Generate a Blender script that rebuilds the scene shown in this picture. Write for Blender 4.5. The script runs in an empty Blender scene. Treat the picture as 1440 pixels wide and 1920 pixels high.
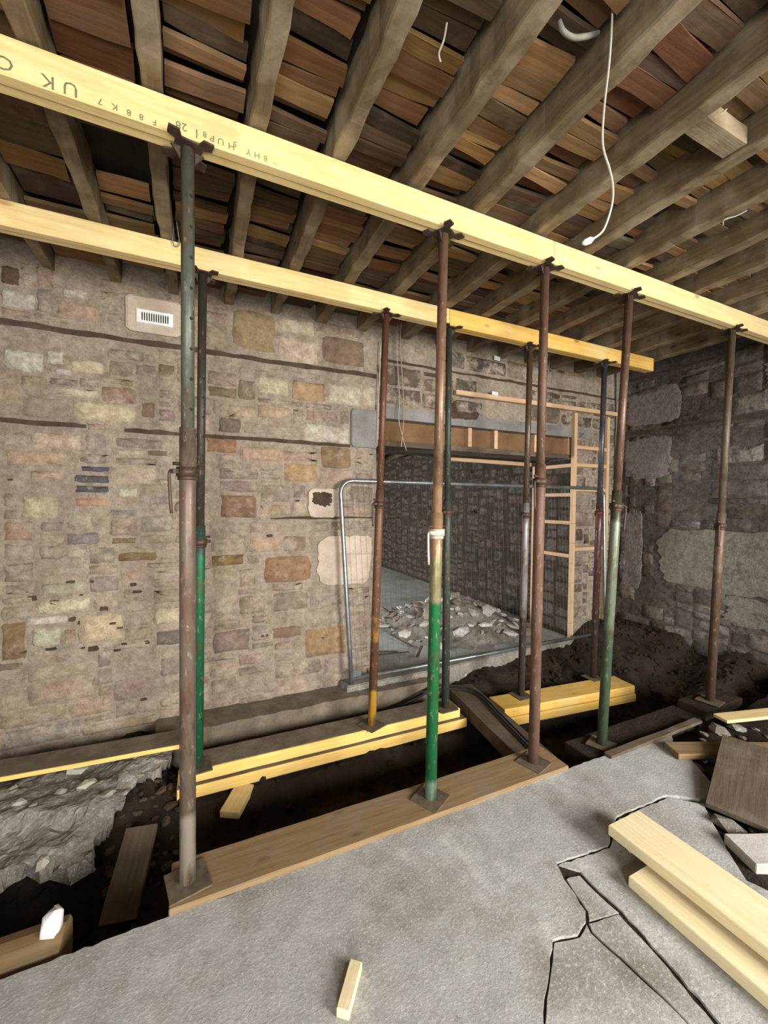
import bpy, bmesh, math, random
import numpy as np
from mathutils import Vector, Matrix, Quaternion, noise as mnoise

random.seed(7)
rnd = random.Random(11)
S = bpy.context.scene
COL = S.collection

# ------------------------------------------------------------------ camera
F = 768.0          # focal length in pixels of the 1440 x 1920 frame
H = 1.55
YAW, PITCH, ROLL = [math.radians(a) for a in (24.8, 1.55, 0.55)]
FW = Vector((math.sin(YAW)*math.cos(PITCH), math.cos(YAW)*math.cos(PITCH), -math.sin(PITCH)))
R0 = Vector((math.cos(YAW), -math.sin(YAW), 0.0))
U0 = R0.cross(FW)
RT = R0*math.cos(ROLL) + U0*math.sin(ROLL)
UP = -R0*math.sin(ROLL) + U0*math.cos(ROLL)
CAM = Vector((0, 0, H))
cd = bpy.data.cameras.new('camera')
cd.sensor_fit = 'HORIZONTAL'
cd.sensor_width = 36.0
cd.lens = F/1440.0*36.0
cd.clip_start = 0.02
cam = bpy.data.objects.new('camera', cd)
COL.objects.link(cam)
cam.matrix_world = Matrix(((RT.x, UP.x, -FW.x, 0), (RT.y, UP.y, -FW.y, 0), (RT.z, UP.z, -FW.z, H), (0, 0, 0, 1)))
S.camera = cam

def ray(x, y): return FW + RT*((x-720)/F) - UP*((y-960)/F)
def onZ(x, y, z=0.0):
    d = ray(x, y); return CAM + d*((z-H)/d.z)
def onY(x, y, Y):
    d = ray(x, y); return CAM + d*(Y/d.y)
def onX(x, y, X):
    d = ray(x, y); return CAM + d*(X/d.x)
def onD(x, y, dep): return CAM + ray(x, y)*dep
def pix(p):
    v = Vector(p) - CAM; z = v.dot(FW)
    if z < .05: return None
    return 720+F*v.dot(RT)/z, 960-F*v.dot(UP)/z

# ------------------------------------------------------------------ world, lights, exposure
w = bpy.data.worlds.new('World'); S.world = w; w.use_nodes = True
w.node_tree.nodes['Background'].inputs[0].default_value = (0.80, 0.88, 1.0, 1)
w.node_tree.nodes['Background'].inputs[1].default_value = 0.6
def area(name, loc, target, sx, sy, power, col, spread=180):
    l = bpy.data.lights.new(name, 'AREA'); l.shape = 'RECTANGLE'; l.size = sx; l.size_y = sy
    l.energy = power; l.color = col; l.spread = math.radians(spread)
    o = bpy.data.objects.new(name, l); COL.objects.link(o); o.location = loc
    o.rotation_euler = (Vector(target)-Vector(loc)).to_track_quat('-Z', 'Y').to_euler()
    return o
# daylight in the window behind the camera and in the back room opening
area('daylight_window', (2.95, -2.55, 1.75), (1.9, 2.2, 0.5), 1.9, 1.6, 205, (1.0, 0.98, 0.95), 125)
area('fill_doorway', (-0.75, -2.55, 1.25), (-0.3, 3.0, 0.5), 1.2, 2.3, 130, (1.0, 0.98, 0.945), 140)  # unseen doorway lamp, added as fill from the left
area('daylight_back_room', (-1.9, 6.6, 1.35), (3.0, 5.6, 0.6), 1.6, 1.3, 300, (0.95, 0.97, 1.0))
S.view_settings.view_transform = 'Standard'
S.view_settings.look = 'None'
S.view_settings.gamma = 1.0
S.view_settings.use_curve_mapping = False
S.view_settings.exposure = 0.35

# ------------------------------------------------------------------ helpers
def lin(c):
    return tuple(((v/255.0)/12.92 if v/255.0 <= .04045 else ((v/255.0+.055)/1.055)**2.4) for v in c)
def c4(c): return lin(c)+(1.0,)

class NT:
    def __init__(s, name):
        s.m = bpy.data.materials.new(name); s.m.use_nodes = True
        s.t = s.m.node_tree; s.b = s.t.nodes['Principled BSDF']; s.co = None
    def n(s, typ, **kw):
        o = s.t.nodes.new(typ)
        for k, v in kw.items(): setattr(o, k, v)
        return o
    def l(s, a, b): s.t.links.new(a, b)
    def coord(s, kind='Object', scale=(1, 1, 1)):
        if s.co is None: s.co = s.n('ShaderNodeTexCoord')
        mp = s.n('ShaderNodeMapping'); mp.inputs['Scale'].default_value = scale
        if kind == 'World':
            g = s.n('ShaderNodeNewGeometry'); s.l(g.outputs['Position'], mp.inputs[0])
        else:
            s.l(s.co.outputs[kind], mp.inputs[0])
        return mp.outputs[0]
    def noise(s, vec, scale, detail=6, rough=.6):
        o = s.n('ShaderNodeTexNoise'); o.inputs['Scale'].default_value = scale
        o.inputs['Detail'].default_value = detail; o.inputs['Roughness'].default_value = rough
        s.l(vec, o.inputs['Vector']); return o.outputs['Fac']
    def ramp(s, fac, stops):
        o = s.n('ShaderNodeValToRGB'); e = o.color_ramp.elements
        while len(e) < len(stops): e.new(0.5)
        for i, (p, c) in enumerate(stops):
            e[i].position = p; e[i].color = c if len(c) == 4 else c4(c)
        s.l(fac, o.inputs[0]); return o.outputs[0]
    def fac(s, fac, lo, hi):
        o = s.n('ShaderNodeMapRange'); o.inputs[1].default_value = lo; o.inputs[2].default_value = hi
        s.l(fac, o.inputs[0]); return o.outputs[0]
    def mix(s, f, a, b, mode='MIX'):
        o = s.n('ShaderNodeMix', data_type='RGBA', blend_type=mode)
        if isinstance(f, (int, float)): o.inputs[0].default_value = f
        else: s.l(f, o.inputs[0])
        for i, v in ((6, a), (7, b)):
            if isinstance(v, tuple): o.inputs[i].default_value = v if len(v) == 4 else c4(v)
            else: s.l(v, o.inputs[i])
        return o.outputs[2]
    def math(s, op, a, b):
        o = s.n('ShaderNodeMath', operation=op)
        for i, v in enumerate((a, b)):
            if isinstance(v, (int, float)): o.inputs[i].default_value = v
            else: s.l(v, o.inputs[i])
        return o.outputs[0]
    def bump(s, h, strength=.5, dist=.01):
        o = s.n('ShaderNodeBump'); o.inputs['Strength'].default_value = strength
        o.inputs['Distance'].default_value = dist
        s.l(h, o.inputs['Height']); s.l(o.outputs[0], s.b.inputs['Normal'])
    def objcol(s):
        return s.n('ShaderNodeObjectInfo').outputs['Color']
    def done(s, col, rough=.85, metal=0.0):
        if isinstance(col, tuple): s.b.inputs['Base Color'].default_value = col if len(col) == 4 else c4(col)
        else: s.l(col, s.b.inputs['Base Color'])
        s.b.inputs['Roughness'].default_value = rough; s.b.inputs['Metallic'].default_value = metal
        if 'Specular IOR Level' in s.b.inputs: s.b.inputs['Specular IOR Level'].default_value = .3
        return s.m

def stone_mat(name, mortar, mortar2, dirt, smear=(.47, .59), fine=.55):
    t = NT(name); v = t.coord('World')
    n1 = t.noise(v, 8, 9, .7); n2 = t.noise(v, 70, 6, .75); n3 = t.noise(v, 2.1, 6, .65); n4 = t.noise(v, 22, 7, .7)
    oc = t.objcol()
    c = t.mix(t.fac(n4, .36, .66), t.mix(1.0, oc, (200, 192, 186), 'MULTIPLY'), oc)
    m = t.mix(t.fac(n4, .38, .62), mortar2, mortar)
    c = t.mix(t.fac(n1, *smear), c, m)
    c = t.mix(t.math('MULTIPLY', t.fac(n2, .48, .74), fine), c, dirt)
    c = t.mix(t.math('MULTIPLY', t.fac(n3, .50, .72), .5), c, dirt)
    t.bump(t.math('ADD', t.math('MULTIPLY', n2, .5), t.math('ADD', n4, n1)), 1.0, .014)
    return t.done(c, .95)
def mortar_mat(name, a, b, dirt, fine=.5):
    t = NT(name); v = t.coord('World')
    n1 = t.noise(v, 8, 9, .7); n2 = t.noise(v, 70, 6, .75); n3 = t.noise(v, 2.1, 6, .65); n4 = t.noise(v, 22, 7, .7)
    c = t.mix(t.fac(n4, .38, .62), b, a)
    c = t.mix(t.math('MULTIPLY', t.fac(n1, .54, .62), .5), c, dirt)
    c = t.mix(t.math('MULTIPLY', t.fac(n2, .46, .72), fine), c, dirt)
    c = t.mix(t.math('MULTIPLY', t.fac(n3, .50, .72), .5), c, dirt)
    t.bump(t.math('ADD', t.math('MULTIPLY', n2, .6), t.math('ADD', n4, n1)), 1.0, .018)
    return t.done(c, .95)
def concrete_mat(name, a, b, stain, light, sc=1.0):
    t = NT(name); v = t.coord('World')
    n1 = t.noise(v, 1.7*sc, 8, .62); n2 = t.noise(v, 9*sc, 8, .7); n3 = t.noise(v, 85, 5, .7); n4 = t.noise(v, 3.1*sc, 6, .7)
    c = t.mix(t.fac(n2, .34, .66), a, b)
    c = t.mix(t.math('MULTIPLY', t.fac(n1, .50, .66), .75), c, stain)
    c = t.mix(t.math('MULTIPLY', t.fac(n4, .56, .68), .6), c, light)
    c = t.mix(t.math('MULTIPLY', t.fac(n3, .53, .66), .6), c, light)
    n5 = t.noise(v, 30*sc, 6, .75)
    c = t.mix(t.math('MULTIPLY', t.fac(n5, .56, .68), .45), c, stain)
    c = t.mix(t.math('MULTIPLY', t.math('SUBTRACT', 1.0, t.fac(n3, .30, .42)), .5), c, stain)
    t.bump(t.math('ADD', t.math('MULTIPLY', n3, .9), t.math('MULTIPLY', n2, .5)), .5, .006)
    return t.done(c, .88)
def wood_mat(name, a, b, knot=None, dust=None, dustlo=.5, use_obj=False, rough=.7, grain=1.0, bump=.25):
    t = NT(name); v = t.coord('Object', (1.2, 16, 16)); v2 = t.coord('Object', (2.2, 5.5, 5.5)); vw = t.coord('World')
    n = t.noise(v, 2.6*grain, 6, .65); n2 = t.noise(vw, 4, 6, .6)
    c = t.mix(t.fac(n, .32, .68), a, b)
    if use_obj: c = t.mix(1.0, c, t.objcol(), 'MULTIPLY')
    if knot:
        vo = t.n('ShaderNodeTexVoronoi'); vo.inputs['Scale'].default_value = 1.35
        t.l(v2, vo.inputs['Vector'])
        c = t.mix(t.math('MULTIPLY', t.math('SUBTRACT', 1.0, t.fac(vo.outputs['Distance'], .05, .13)), .8), c, knot)
    if dust:
        c = t.mix(t.math('MULTIPLY', t.fac(n2, dustlo, dustlo+.22), .85), c, dust)
    n3 = t.noise(vw, 60, 4, .6)
    t.bump(t.math('ADD', n, t.math('MULTIPLY', n3, .4)), bump, .006)
    return t.done(c, rough)
def rough_mat(name, cols, scale=6, fine=50, rough=.92, bump=.6, dist=.012, use_obj=False):
    t = NT(name); v = t.coord('World')
    n1 = t.noise(v, scale, 9, .68); n2 = t.noise(v, fine, 5, .7)
    k = len(cols)
    c = t.ramp(n1, [(.28+.44*i/(k-1), cols[i]) for i in range(k)])
    if use_obj: c = t.mix(1.0, c, t.objcol(), 'MULTIPLY')
    c = t.mix(t.math('MULTIPLY', t.fac(n2, .42, .8), .4), c, cols[0])
    t.bump(t.math('ADD', n1, t.math('MULTIPLY', n2, .6)), bump, dist)
    return t.done(c, rough)
def tube_mat(name, bands, rust=(92, 66, 50), rustamt=.5, rough=.5, metal=.25):
    """bands: list of (local z, colour): paint along the tube from the base up"""
    t = NT(name); v = t.coord('Object', (1, 1, .35)); vo = t.coord('Object')
    n = t.noise(v, 26, 6, .7); n2 = t.noise(v, 9, 6, .65)
    sx = t.n('ShaderNodeSeparateXYZ'); t.l(vo, sx.inputs[0])
    zz = t.math('ADD', sx.outputs[2], t.math('MULTIPLY', t.math('SUBTRACT', n2, .5), .12))
    c = c4(bands[0][1])
    for z, cc in bands[1:]:
        c = t.mix(t.fac(zz, z-.012, z+.012), c, cc)
    c = t.mix(t.math('MULTIPLY', t.fac(n2, .60-.22*rustamt, .70-.2*rustamt), .8), c, rust)
    n3 = t.noise(v, 60, 5, .75)
    c = t.mix(t.math('MULTIPLY', t.fac(n, .52, .66), .55), c, (52, 44, 38))
    c = t.mix(t.math('MULTIPLY', t.fac(n3, .58, .7), .6), c, (164, 150, 134))
    t.bump(t.math('ADD', n, n3), .35, .003)
    return t.done(c, rough, metal)
def plain_mat(name, col, rough=.6, metal=0.0, var=.25):
    t = NT(name); v = t.coord('Object'); n = t.noise(v, 22, 6, .7)
    c = t.mix(t.fac(n, .35, .7), col, tuple(int(q*(1-var)) for q in col))
    t.bump(n, .2, .003)
    return t.done(c, rough, metal)

def mesh(name, verts, faces, mat, parent=None, smooth=False, loc=None):
    me = bpy.data.meshes.new(name)
    if loc is not None:
        loc = Vector(loc); verts = [tuple(Vector(v)-loc) for v in verts]
    me.from_pydata([tuple(v) for v in verts], [], faces); me.update()
    if smooth:
        me.polygons.foreach_set('use_smooth', [True]*len(me.polygons))
    me.materials.append(mat)
    o = bpy.data.objects.new(name, me); COL.objects.link(o)
    if loc is not None: o.location = loc
    if parent: o.parent = parent
    return o
def bm_obj(name, bm, mat, parent=None, smooth=False, loc=(0, 0, 0)):
    bmesh.ops.recalc_face_normals(bm, faces=bm.faces)
    me = bpy.data.meshes.new(name); bm.to_mesh(me); bm.free()
    if smooth: me.polygons.foreach_set('use_smooth', [True]*len(me.polygons))
    me.materials.append(mat)
    o = bpy.data.objects.new(name, me); COL.objects.link(o); o.location = loc
    if parent: o.parent = parent
    return o
def tag(o, label, cat, group=None, kind=None):
    if label: o['label'] = label
    if cat: o['category'] = cat
    if group: o['group'] = group
    if kind: o['kind'] = kind
    return o
def empty(name, loc=(0, 0, 0), label=None, cat=None, group=None):
    o = bpy.data.objects.new(name, None); COL.objects.link(o); o.location = loc
    o.empty_display_size = .05
    if label: tag(o, label, cat, group)
    return o
def struct(o): o['kind'] = 'structure'; return o

def box_vf(x0, x1, y0, y1, z0, z1, base=0):
    v = [(x0, y0, z0), (x1, y0, z0), (x1, y1, z0), (x0, y1, z0), (x0, y0, z1), (x1, y0, z1), (x1, y1, z1), (x0, y1, z1)]
    f = [(0, 3, 2, 1), (4, 5, 6, 7), (0, 1, 5, 4), (1, 2, 6, 5), (2, 3, 7, 6), (3, 0, 4, 7)]
    return v, [tuple(i+base for i in q) for q in f]
def boxes(name, lst, mat, parent=None):
    V, Fc = [], []
    for b in lst:
        v, f = box_vf(*b, base=len(V)); V += v; Fc += f
    return mesh(name, V, Fc, mat, parent)
def timber(name, L, W, T, mat, loc, rz=0.0, parent=None, jit=.0, seg=8, bev=.004, seed=0, ry=0.0, rx=0.0, quat=None):
    """a sawn timber, length along local x (from 0), width along y (centred), thickness z (from 0 up)"""
    r = random.Random(seed+1)
    bm = bmesh.new()
    rings = []
    for i in range(seg+1):
        x = L*i/seg
        oy = (mnoise.noise((x*1.3, seed*3.1, 0))*jit*1.5) if jit else 0
        oz = (mnoise.noise((x*1.3, seed*3.1, 9))*jit) if jit else 0
        ring = []
        for (a, b) in ((-1, 0), (1, 0), (1, 1), (-1, 1)):
            ring.append(bm.verts.new((x, a*W/2+oy+r.uniform(-jit, jit)*.5, b*T+oz+r.uniform(-jit, jit)*.4)))
        rings.append(ring)
    for a, b in zip(rings[:-1], rings[1:]):
        for k in range(4):
            bm.faces.new((a[k], a[(k+1) % 4], b[(k+1) % 4], b[k]))
    bm.faces.new(rings[0][::-1]); bm.faces.new(rings[-1])
    bmesh.ops.recalc_face_normals(bm, faces=bm.faces)
    if bev:
        ed = [e for e in bm.edges if e.is_manifold and e.calc_face_angle(0) > 1.0]
        bmesh.ops.bevel(bm, geom=ed, offset=bev, segments=1, affect='EDGES')
    o = bm_obj(name, bm, mat, parent)
    o.location = loc
    if quat is not None:
        o.rotation_mode = 'QUATERNION'; o.rotation_quaternion = quat
    else: o.rotation_euler = (rx, ry, rz)
    return o
def timber_between(name, a, b, W, T, mat, parent=None, jit=.0, seed=0, upv=(0, 0, 1), bev=.003, seg=4):
    """timber whose bottom centreline runs from a to b"""
    a, b = Vector(a), Vector(b); d = (b-a); L = d.length; d.normalize()
    u = Vector(upv); y = u.cross(d).normalized(); z = d.cross(y)
    q = Matrix((d, y, z)).transposed().to_quaternion()
    return timber(name, L, W, T, mat, a, parent=parent, jit=jit, seed=seed, quat=q, bev=bev, seg=seg)
def tube_vf(pts, rad, sides=10, caps=True, base=0):
    pts = [Vector(p) for p in pts]; n = len(pts)
    rads = rad if isinstance(rad, (list, tuple)) else [rad]*n
    V, Fc = [], []
    prev = None
    for i, p in enumerate(pts):
        d = (pts[min(i+1, n-1)]-pts[max(i-1, 0)]).normalized()
        if prev is None:
            a = Vector((0, 0, 1)) if abs(d.z) < .9 else Vector((1, 0, 0))
            u = d.cross(a).normalized()
        else:
            u = (prev - d*prev.dot(d)).normalized()
        prev = u; v = d.cross(u)
        for k in range(sides):
            an = 2*math.pi*k/sides
            V.append(tuple(p+(u*math.cos(an)+v*math.sin(an))*rads[i]))
    for i in range(n-1):
        for k in range(sides):
            a = base+i*sides+k; b = base+i*sides+(k+1) % sides
            Fc.append((a, b, b+sides, a+sides))
    if caps:
        Fc.append(tuple(base+k for k in range(sides))[::-1])
        Fc.append(tuple(base+(n-1)*sides+k for k in range(sides)))
    return V, Fc
def tube(name, pts, rad, mat, parent=None, sides=10, smooth=True, loc=None):
    v, f = tube_vf(pts, rad, sides); return mesh(name, v, f, mat, parent, smooth, loc)
def spline(pts, n=6):
    pts = [Vector(p) for p in pts]; out = []
    P = [pts[0]]+pts+[pts[-1]]
    for i in range(1, len(P)-2):
        p0, p1, p2, p3 = P[i-1], P[i], P[i+1], P[i+2]
        for k in range(n):
            t = k/n
            out.append(.5*((2*p1)+(p2-p0)*t+(2*p0-5*p1+4*p2-p3)*t*t+(3*p1-p0-3*p2+p3)*t**3))
    out.append(pts[-1]); return out
def chunk(name, size, mat, loc, rot, parent=None, seed=0, rough=.25):
    r = random.Random(seed); bm = bmesh.new()
    bmesh.ops.create_icosphere(bm, subdivisions=1, radius=.5)
    for v in bm.verts:
        m = max(abs(v.co.x), abs(v.co.y), abs(v.co.z))
        v.co = v.co.lerp(v.co*(.5/m)*.9, .75)*(1+r.uniform(-rough, rough))
        v.co = Vector((v.co.x*size[0], v.co.y*size[1], v.co.z*size[2]))
    o = bm_obj(name, bm, mat, parent, False, loc); o.rotation_euler = rot
    return o

# ------------------------------------------------------------------ materials
M = {}
M['stone'] = stone_mat('back wall stone', (174, 159, 141), (150, 134, 116), (112, 98, 82))
M['stone_clear'] = stone_mat('clean face stone', (174, 159, 141), (150, 134, 116), (122, 105, 88), (.59, .70), .35)
M['mortar'] = mortar_mat('lime mortar', (174, 159, 141), (149, 133, 115), (108, 95, 80))
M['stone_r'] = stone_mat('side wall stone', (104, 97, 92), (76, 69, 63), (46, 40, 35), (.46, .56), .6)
M['mortar_r'] = mortar_mat('dimmed side wall mortar', (102, 95, 90), (72, 65, 59), (44, 38, 33), .6)  # dark wall, dimmed further in colour for the weak light there
M['limewash'] = mortar_mat('worn limewash', (136, 133, 122), (112, 106, 92), (72, 64, 52), .6)
M['grey_plaster'] = mortar_mat('grey plaster', (140, 133, 128), (116, 109, 104), (78, 71, 66), .5)
M['dusty_block'] = rough_mat('pale dusty block', [(150, 142, 134), (172, 166, 160), (186, 180, 174)], 5, 60, bump=.35)
M['plaster'] = rough_mat('cream plaster', [(156, 139, 122), (178, 162, 144), (190, 176, 159)], 8, 60, bump=.35)
M['concrete'] = concrete_mat('concrete slab', (144, 143, 138), (166, 165, 160), (112, 103, 89), (194, 193, 187))
M['concrete_b'] = concrete_mat('broken concrete', (108, 104, 94), (128, 124, 114), (84, 76, 64), (168, 165, 156), 2.2)
M['lintel'] = rough_mat('concrete lintel', [(100, 96, 92), (124, 120, 116), (140, 136, 132)], 5, 55, bump=.4)
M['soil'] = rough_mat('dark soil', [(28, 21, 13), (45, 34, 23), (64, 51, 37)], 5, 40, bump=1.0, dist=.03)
M['room'] = rough_mat('old wall plaster', [(120, 110, 98), (150, 140, 126), (165, 155, 142)], 3, 40)
M['fresh'] = wood_mat('fresh sawn softwood', (226, 203, 148), (204, 176, 114), (150, 104, 60), (196, 160, 102), .54, rough=.6)
M['fresh_y'] = wood_mat('yellow treated softwood', (218, 180, 98), (196, 152, 70), (146, 96, 44), (206, 184, 132), .5, rough=.6)
M['fresh_pale'] = wood_mat('pale planed softwood', (222, 200, 146), (200, 174, 120), (146, 118, 92), (206, 184, 132), .5, rough=.65)
M['stud'] = wood_mat('stud softwood', (202, 170, 134), (178, 144, 110), (130, 92, 62), rough=.7)
M['sole'] = wood_mat('dusty sole board', (134, 111, 78), (112, 90, 60), (80, 61, 43), (122, 108, 88), .48, rough=.8)
M['sole_dusty'] = wood_mat('yellow sole timber with dust', (232, 196, 116), (212, 170, 88), (146, 98, 50), rough=.7)
M['dust'] = rough_mat('dust and grit layer', [(84, 74, 60), (110, 99, 84), (130, 118, 102)], 8, 70)
M['old'] = wood_mat('old grey timber', (94, 80, 64), (72, 60, 47), (44, 34, 26), (112, 102, 90), .5, rough=.9, bump=.5)
M['joist'] = wood_mat('old ceiling joist', (116, 99, 74), (92, 77, 56), (54, 43, 31), (150, 135, 110), .44, rough=.9, bump=.5)
M['board'] = wood_mat('old deafening board', (255, 250, 240), (205, 195, 180), (140, 115, 95), (112, 96, 78), .52, True, .88, 1.0, .4)
M['dark'] = rough_mat('dark void timber', [(30, 24, 18), (42, 34, 26), (54, 44, 34)], 6, 40)
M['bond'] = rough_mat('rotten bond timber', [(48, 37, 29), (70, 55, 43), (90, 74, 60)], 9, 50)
M['brown_ply'] = rough_mat('brown board', [(92, 68, 44), (112, 84, 56), (126, 98, 68)], 5, 60, bump=.2)
M['galv'] = plain_mat('galvanised steel', (150, 156, 156), .35, .75)
M['rusty'] = plain_mat('rusty steel plate', (84, 68, 56), .65, .3, .4)
M['cast'] = plain_mat('cast collar', (86, 66, 54), .55, .35, .4)
M['cast_pale'] = plain_mat('pale cast collar', (196, 186, 166), .5, .3, .3)
M['cast_red'] = plain_mat('red brown collar', (92, 40, 36), .55, .3, .3)
M['white'] = plain_mat('white plastic', (226, 226, 222), .5, 0, .08)
M['cable'] = plain_mat('pale grey cable sheath', (188, 184, 170), .5, 0, .1)
M['cable_g'] = plain_mat('grey conduit', (128, 126, 112), .6, 0, .2)
M['cable_b'] = plain_mat('black cable', (40, 38, 36), .6, 0, .3)
M['ink'] = plain_mat('grey stamp ink', (122, 110, 82), .8, 0, .2)
M['red_brick'] = rough_mat('red brick', [(98, 56, 46), (124, 72, 58), (140, 90, 74)], 14, 60)
M['rubble'] = rough_mat('plaster rubble', [(150, 145, 136), (195, 191, 184), (218, 216, 210)], 9, 60, use_obj=True)
M['tag'] = plain_mat('white card', (210, 214, 214), .7, 0, .1)

# ------------------------------------------------------------------ levels of the place
WY = 3.35      # face of the back wall
WX = 4.70      # face of the right wall
JZ = 3.02      # underside of the joists
BZ = 2.888     # underside of the propping beams
SLAB_Y = 1.668 # edge of the concrete slab along the trench
OX0, OX1 = 1.465, 3.93   # opening in the back wall

# ================================================================== THE SETTING
def fbm(x, y, z=0.0, s=1.0, o=4): return mnoise.fractal((x*s, y*s, z*s), 1.0, 2.0, o)
def sstep(a, b, v):
    t = min(1, max(0, (v-a)/(b-a))); return t*t*(3-2*t)

def ground_z(x, y):
    if y < 1.62:
        z = -.009 - .03*sstep(2.15, 2.5, x)*sstep(.3, .6, y)
        z += .002*fbm(x, y, 0, 4)*(1+4*sstep(2.15, 2.5, x))
        return z - .11*sstep(1.50, 1.62, y)*(1-sstep(2.9, 3.2, x))
    z = -.125 + (-.40+.125)*sstep(1.62, 1.70, y)
    z += .15*sstep(2.45, 2.62, y)                         # bench under the rear soles
    z -= .06*sstep(2.9, 2.98, y)*(1-sstep(3.1, 3.2, y))*(1-sstep(1.8, 2.1, x))
    z += .16*sstep(2.75, 3.3, y)*sstep(2.0, 2.5, x)       # soil under the opening
    z -= .12*(1-sstep(-.45, -.2, x))*(1-sstep(2.0, 2.4, y))
    z += .06*(1-sstep(-.35, -.05, x))*sstep(2.18, 2.5, y) + .07*(1-sstep(-.3, .0, x))*sstep(-.55, -.35, x)*sstep(2.3, 2.95, y)
    z += .42*sstep(3.55, 4.75, x)*sstep(1.65, 2.2, y)     # bank against the side wall
    z += .30*sstep(3.0, 4.7, x)*(1-sstep(1.9, 2.3, y))
    z += .045*fbm(x, y, 3, 3.0) + .03*fbm(x, y, 5, 11)
    return min(z, .16)
def grid(name, x0, x1, y0, y1, st, fz, mat, parent=None, keep=None, smooth=True):
    nx, ny = int(round((x1-x0)/st)), int(round((y1-y0)/st))
    V = [(x0+st*i, y0+st*j, fz(x0+st*i, y0+st*j)) for j in range(ny+1) for i in range(nx+1)]
    Fc = []
    for j in range(ny):
        for i in range(nx):
            if keep and not keep(x0+st*(i+.5), y0+st*(j+.5)): continue
            a = j*(nx+1)+i; Fc.append((a, a+1, a+nx+2, a+nx+1))
    return mesh(name, V, Fc, mat, parent, smooth)
floor = struct(grid('floor', -2.6, 4.8, -2.6, 3.4, .04, ground_z, M['soil']))
tag(floor, 'earth floor with a dug trench below grey concrete slab pieces', None)

def poly_prism(name, pts, z0, z1, mat, parent=None, jit=0.0, bev=.006, sub=None, seed=0):
    r = random.Random(seed)
    P = [Vector((p[0], p[1])) for p in pts]
    if sub:
        Q = []
        for i, p in enumerate(P):
            q = P[(i+1) % len(P)]; n = max(1, int((q-p).length/sub))
            for k in range(n):
                c = p.lerp(q, k/n)
                if k and jit: c = c+Vector((r.uniform(-jit, jit), r.uniform(-jit, jit)))
                Q.append(c)
        P = Q
    bm = bmesh.new()
    vs = [bm.verts.new((p.x, p.y, z1)) for p in P]
    f = bm.faces.new(vs)
    bmesh.ops.recalc_face_normals(bm, faces=[f])
    if f.normal.z < 0: f.normal_flip()
    ex = bmesh.ops.extrude_face_region(bm, geom=[f])
    for v in ex['geom']:
        if isinstance(v, bmesh.types.BMVert): v.co.z = z0
    bmesh.ops.recalc_face_normals(bm, faces=bm.faces)
    if bev:
        ed = [e for e in bm.edges if abs(e.verts[0].co.z-z1) < 1e-6 and abs(e.verts[1].co.z-z1) < 1e-6]
        bmesh.ops.bevel(bm, geom=ed, offset=bev, segments=2, affect='EDGES')
    bmesh.ops.triangulate(bm, faces=[g for g in bm.faces if len(g.verts) > 4])
    return bm_obj(name, bm, mat, parent)
def g(px, py, z=0.0):
    p = onZ(px, py, z); return (p.x, p.y)
crack = [g(1325, 1500), g(1250, 1490), g(1157, 1530), g(1140, 1585), g(1043, 1617), g(1057, 1647), g(1098, 1708), g(1098, 1727), g(1083, 1752), g(1036, 1762), g(1026, 1847), g(1019, 1920)]
A = [(-2.6, SLAB_Y), (2.95, SLAB_Y+.01), g(1262, 1392), g(1290, 1418), g(1335, 1468)] + crack + [(.62, .2), (.5, -2.6), (-2.6, -2.6)]
poly_prism('slab_piece', A, -.10, 0, M['concrete'], floor, .005, .0015, .03, 1)
B = [g(1048, 1620), g(1143, 1589), g(1160, 1534), g(1252, 1495), g(1320, 1507), g(1338, 1545), g(1362, 1590), g(1400, 1650), (2.2, .55), (2.3, -.6), (1.35, -.6), (1.42, .62), g(1240, 1790), g(1166, 1707), g(1122, 1668), g(1088, 1633)]
poly_prism('slab_piece', B, -.10, -.002, M['concrete'], floor, .004, .0015, .03, 2)
B0 = [g(1062, 1647), g(1068, 1643), g(1087, 1640), g(1119, 1673), g(1160, 1709), g(1105, 1725), g(1102, 1707)]
poly_prism('slab_piece', B0, -.10, -.003, M['concrete'], floor, .003, .0015, .03, 8)
C1 = [g(1160, 1712), g(1104, 1730), g(1110, 1744), g(1245, 1868), g(1300, 1925), (1.2, .5), (1.3, -.6), (1.34, -.6), (1.40, .62), g(1234, 1792)]
poly_prism('slab_piece', C1, -.10, -.003, M['concrete'], floor, .0025, .0015, .03, 3)
C2 = [g(1100, 1731), g(1087, 1755), g(1039, 1765), g(1029, 1848), g(1022, 1920), (.63, .2), (.52, -2.6), (1.25, -2.6), (1.28, -.6), (1.19, .5), g(1298, 1927), g(1243, 1870), g(1107, 1746)]
poly_prism('slab_piece', C2, -.10, -.004, M['concrete'], floor, .0025, .0015, .03, 4)
poly_prism('slab_piece', [(2.32, .5), (4.7, .3), (4.7, -2.6), (1.3, -2.6), (1.33, -.63), (2.35, -.63)], -.10, -.01, M['concrete'], floor, .01, .005, .15, 5)

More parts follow.
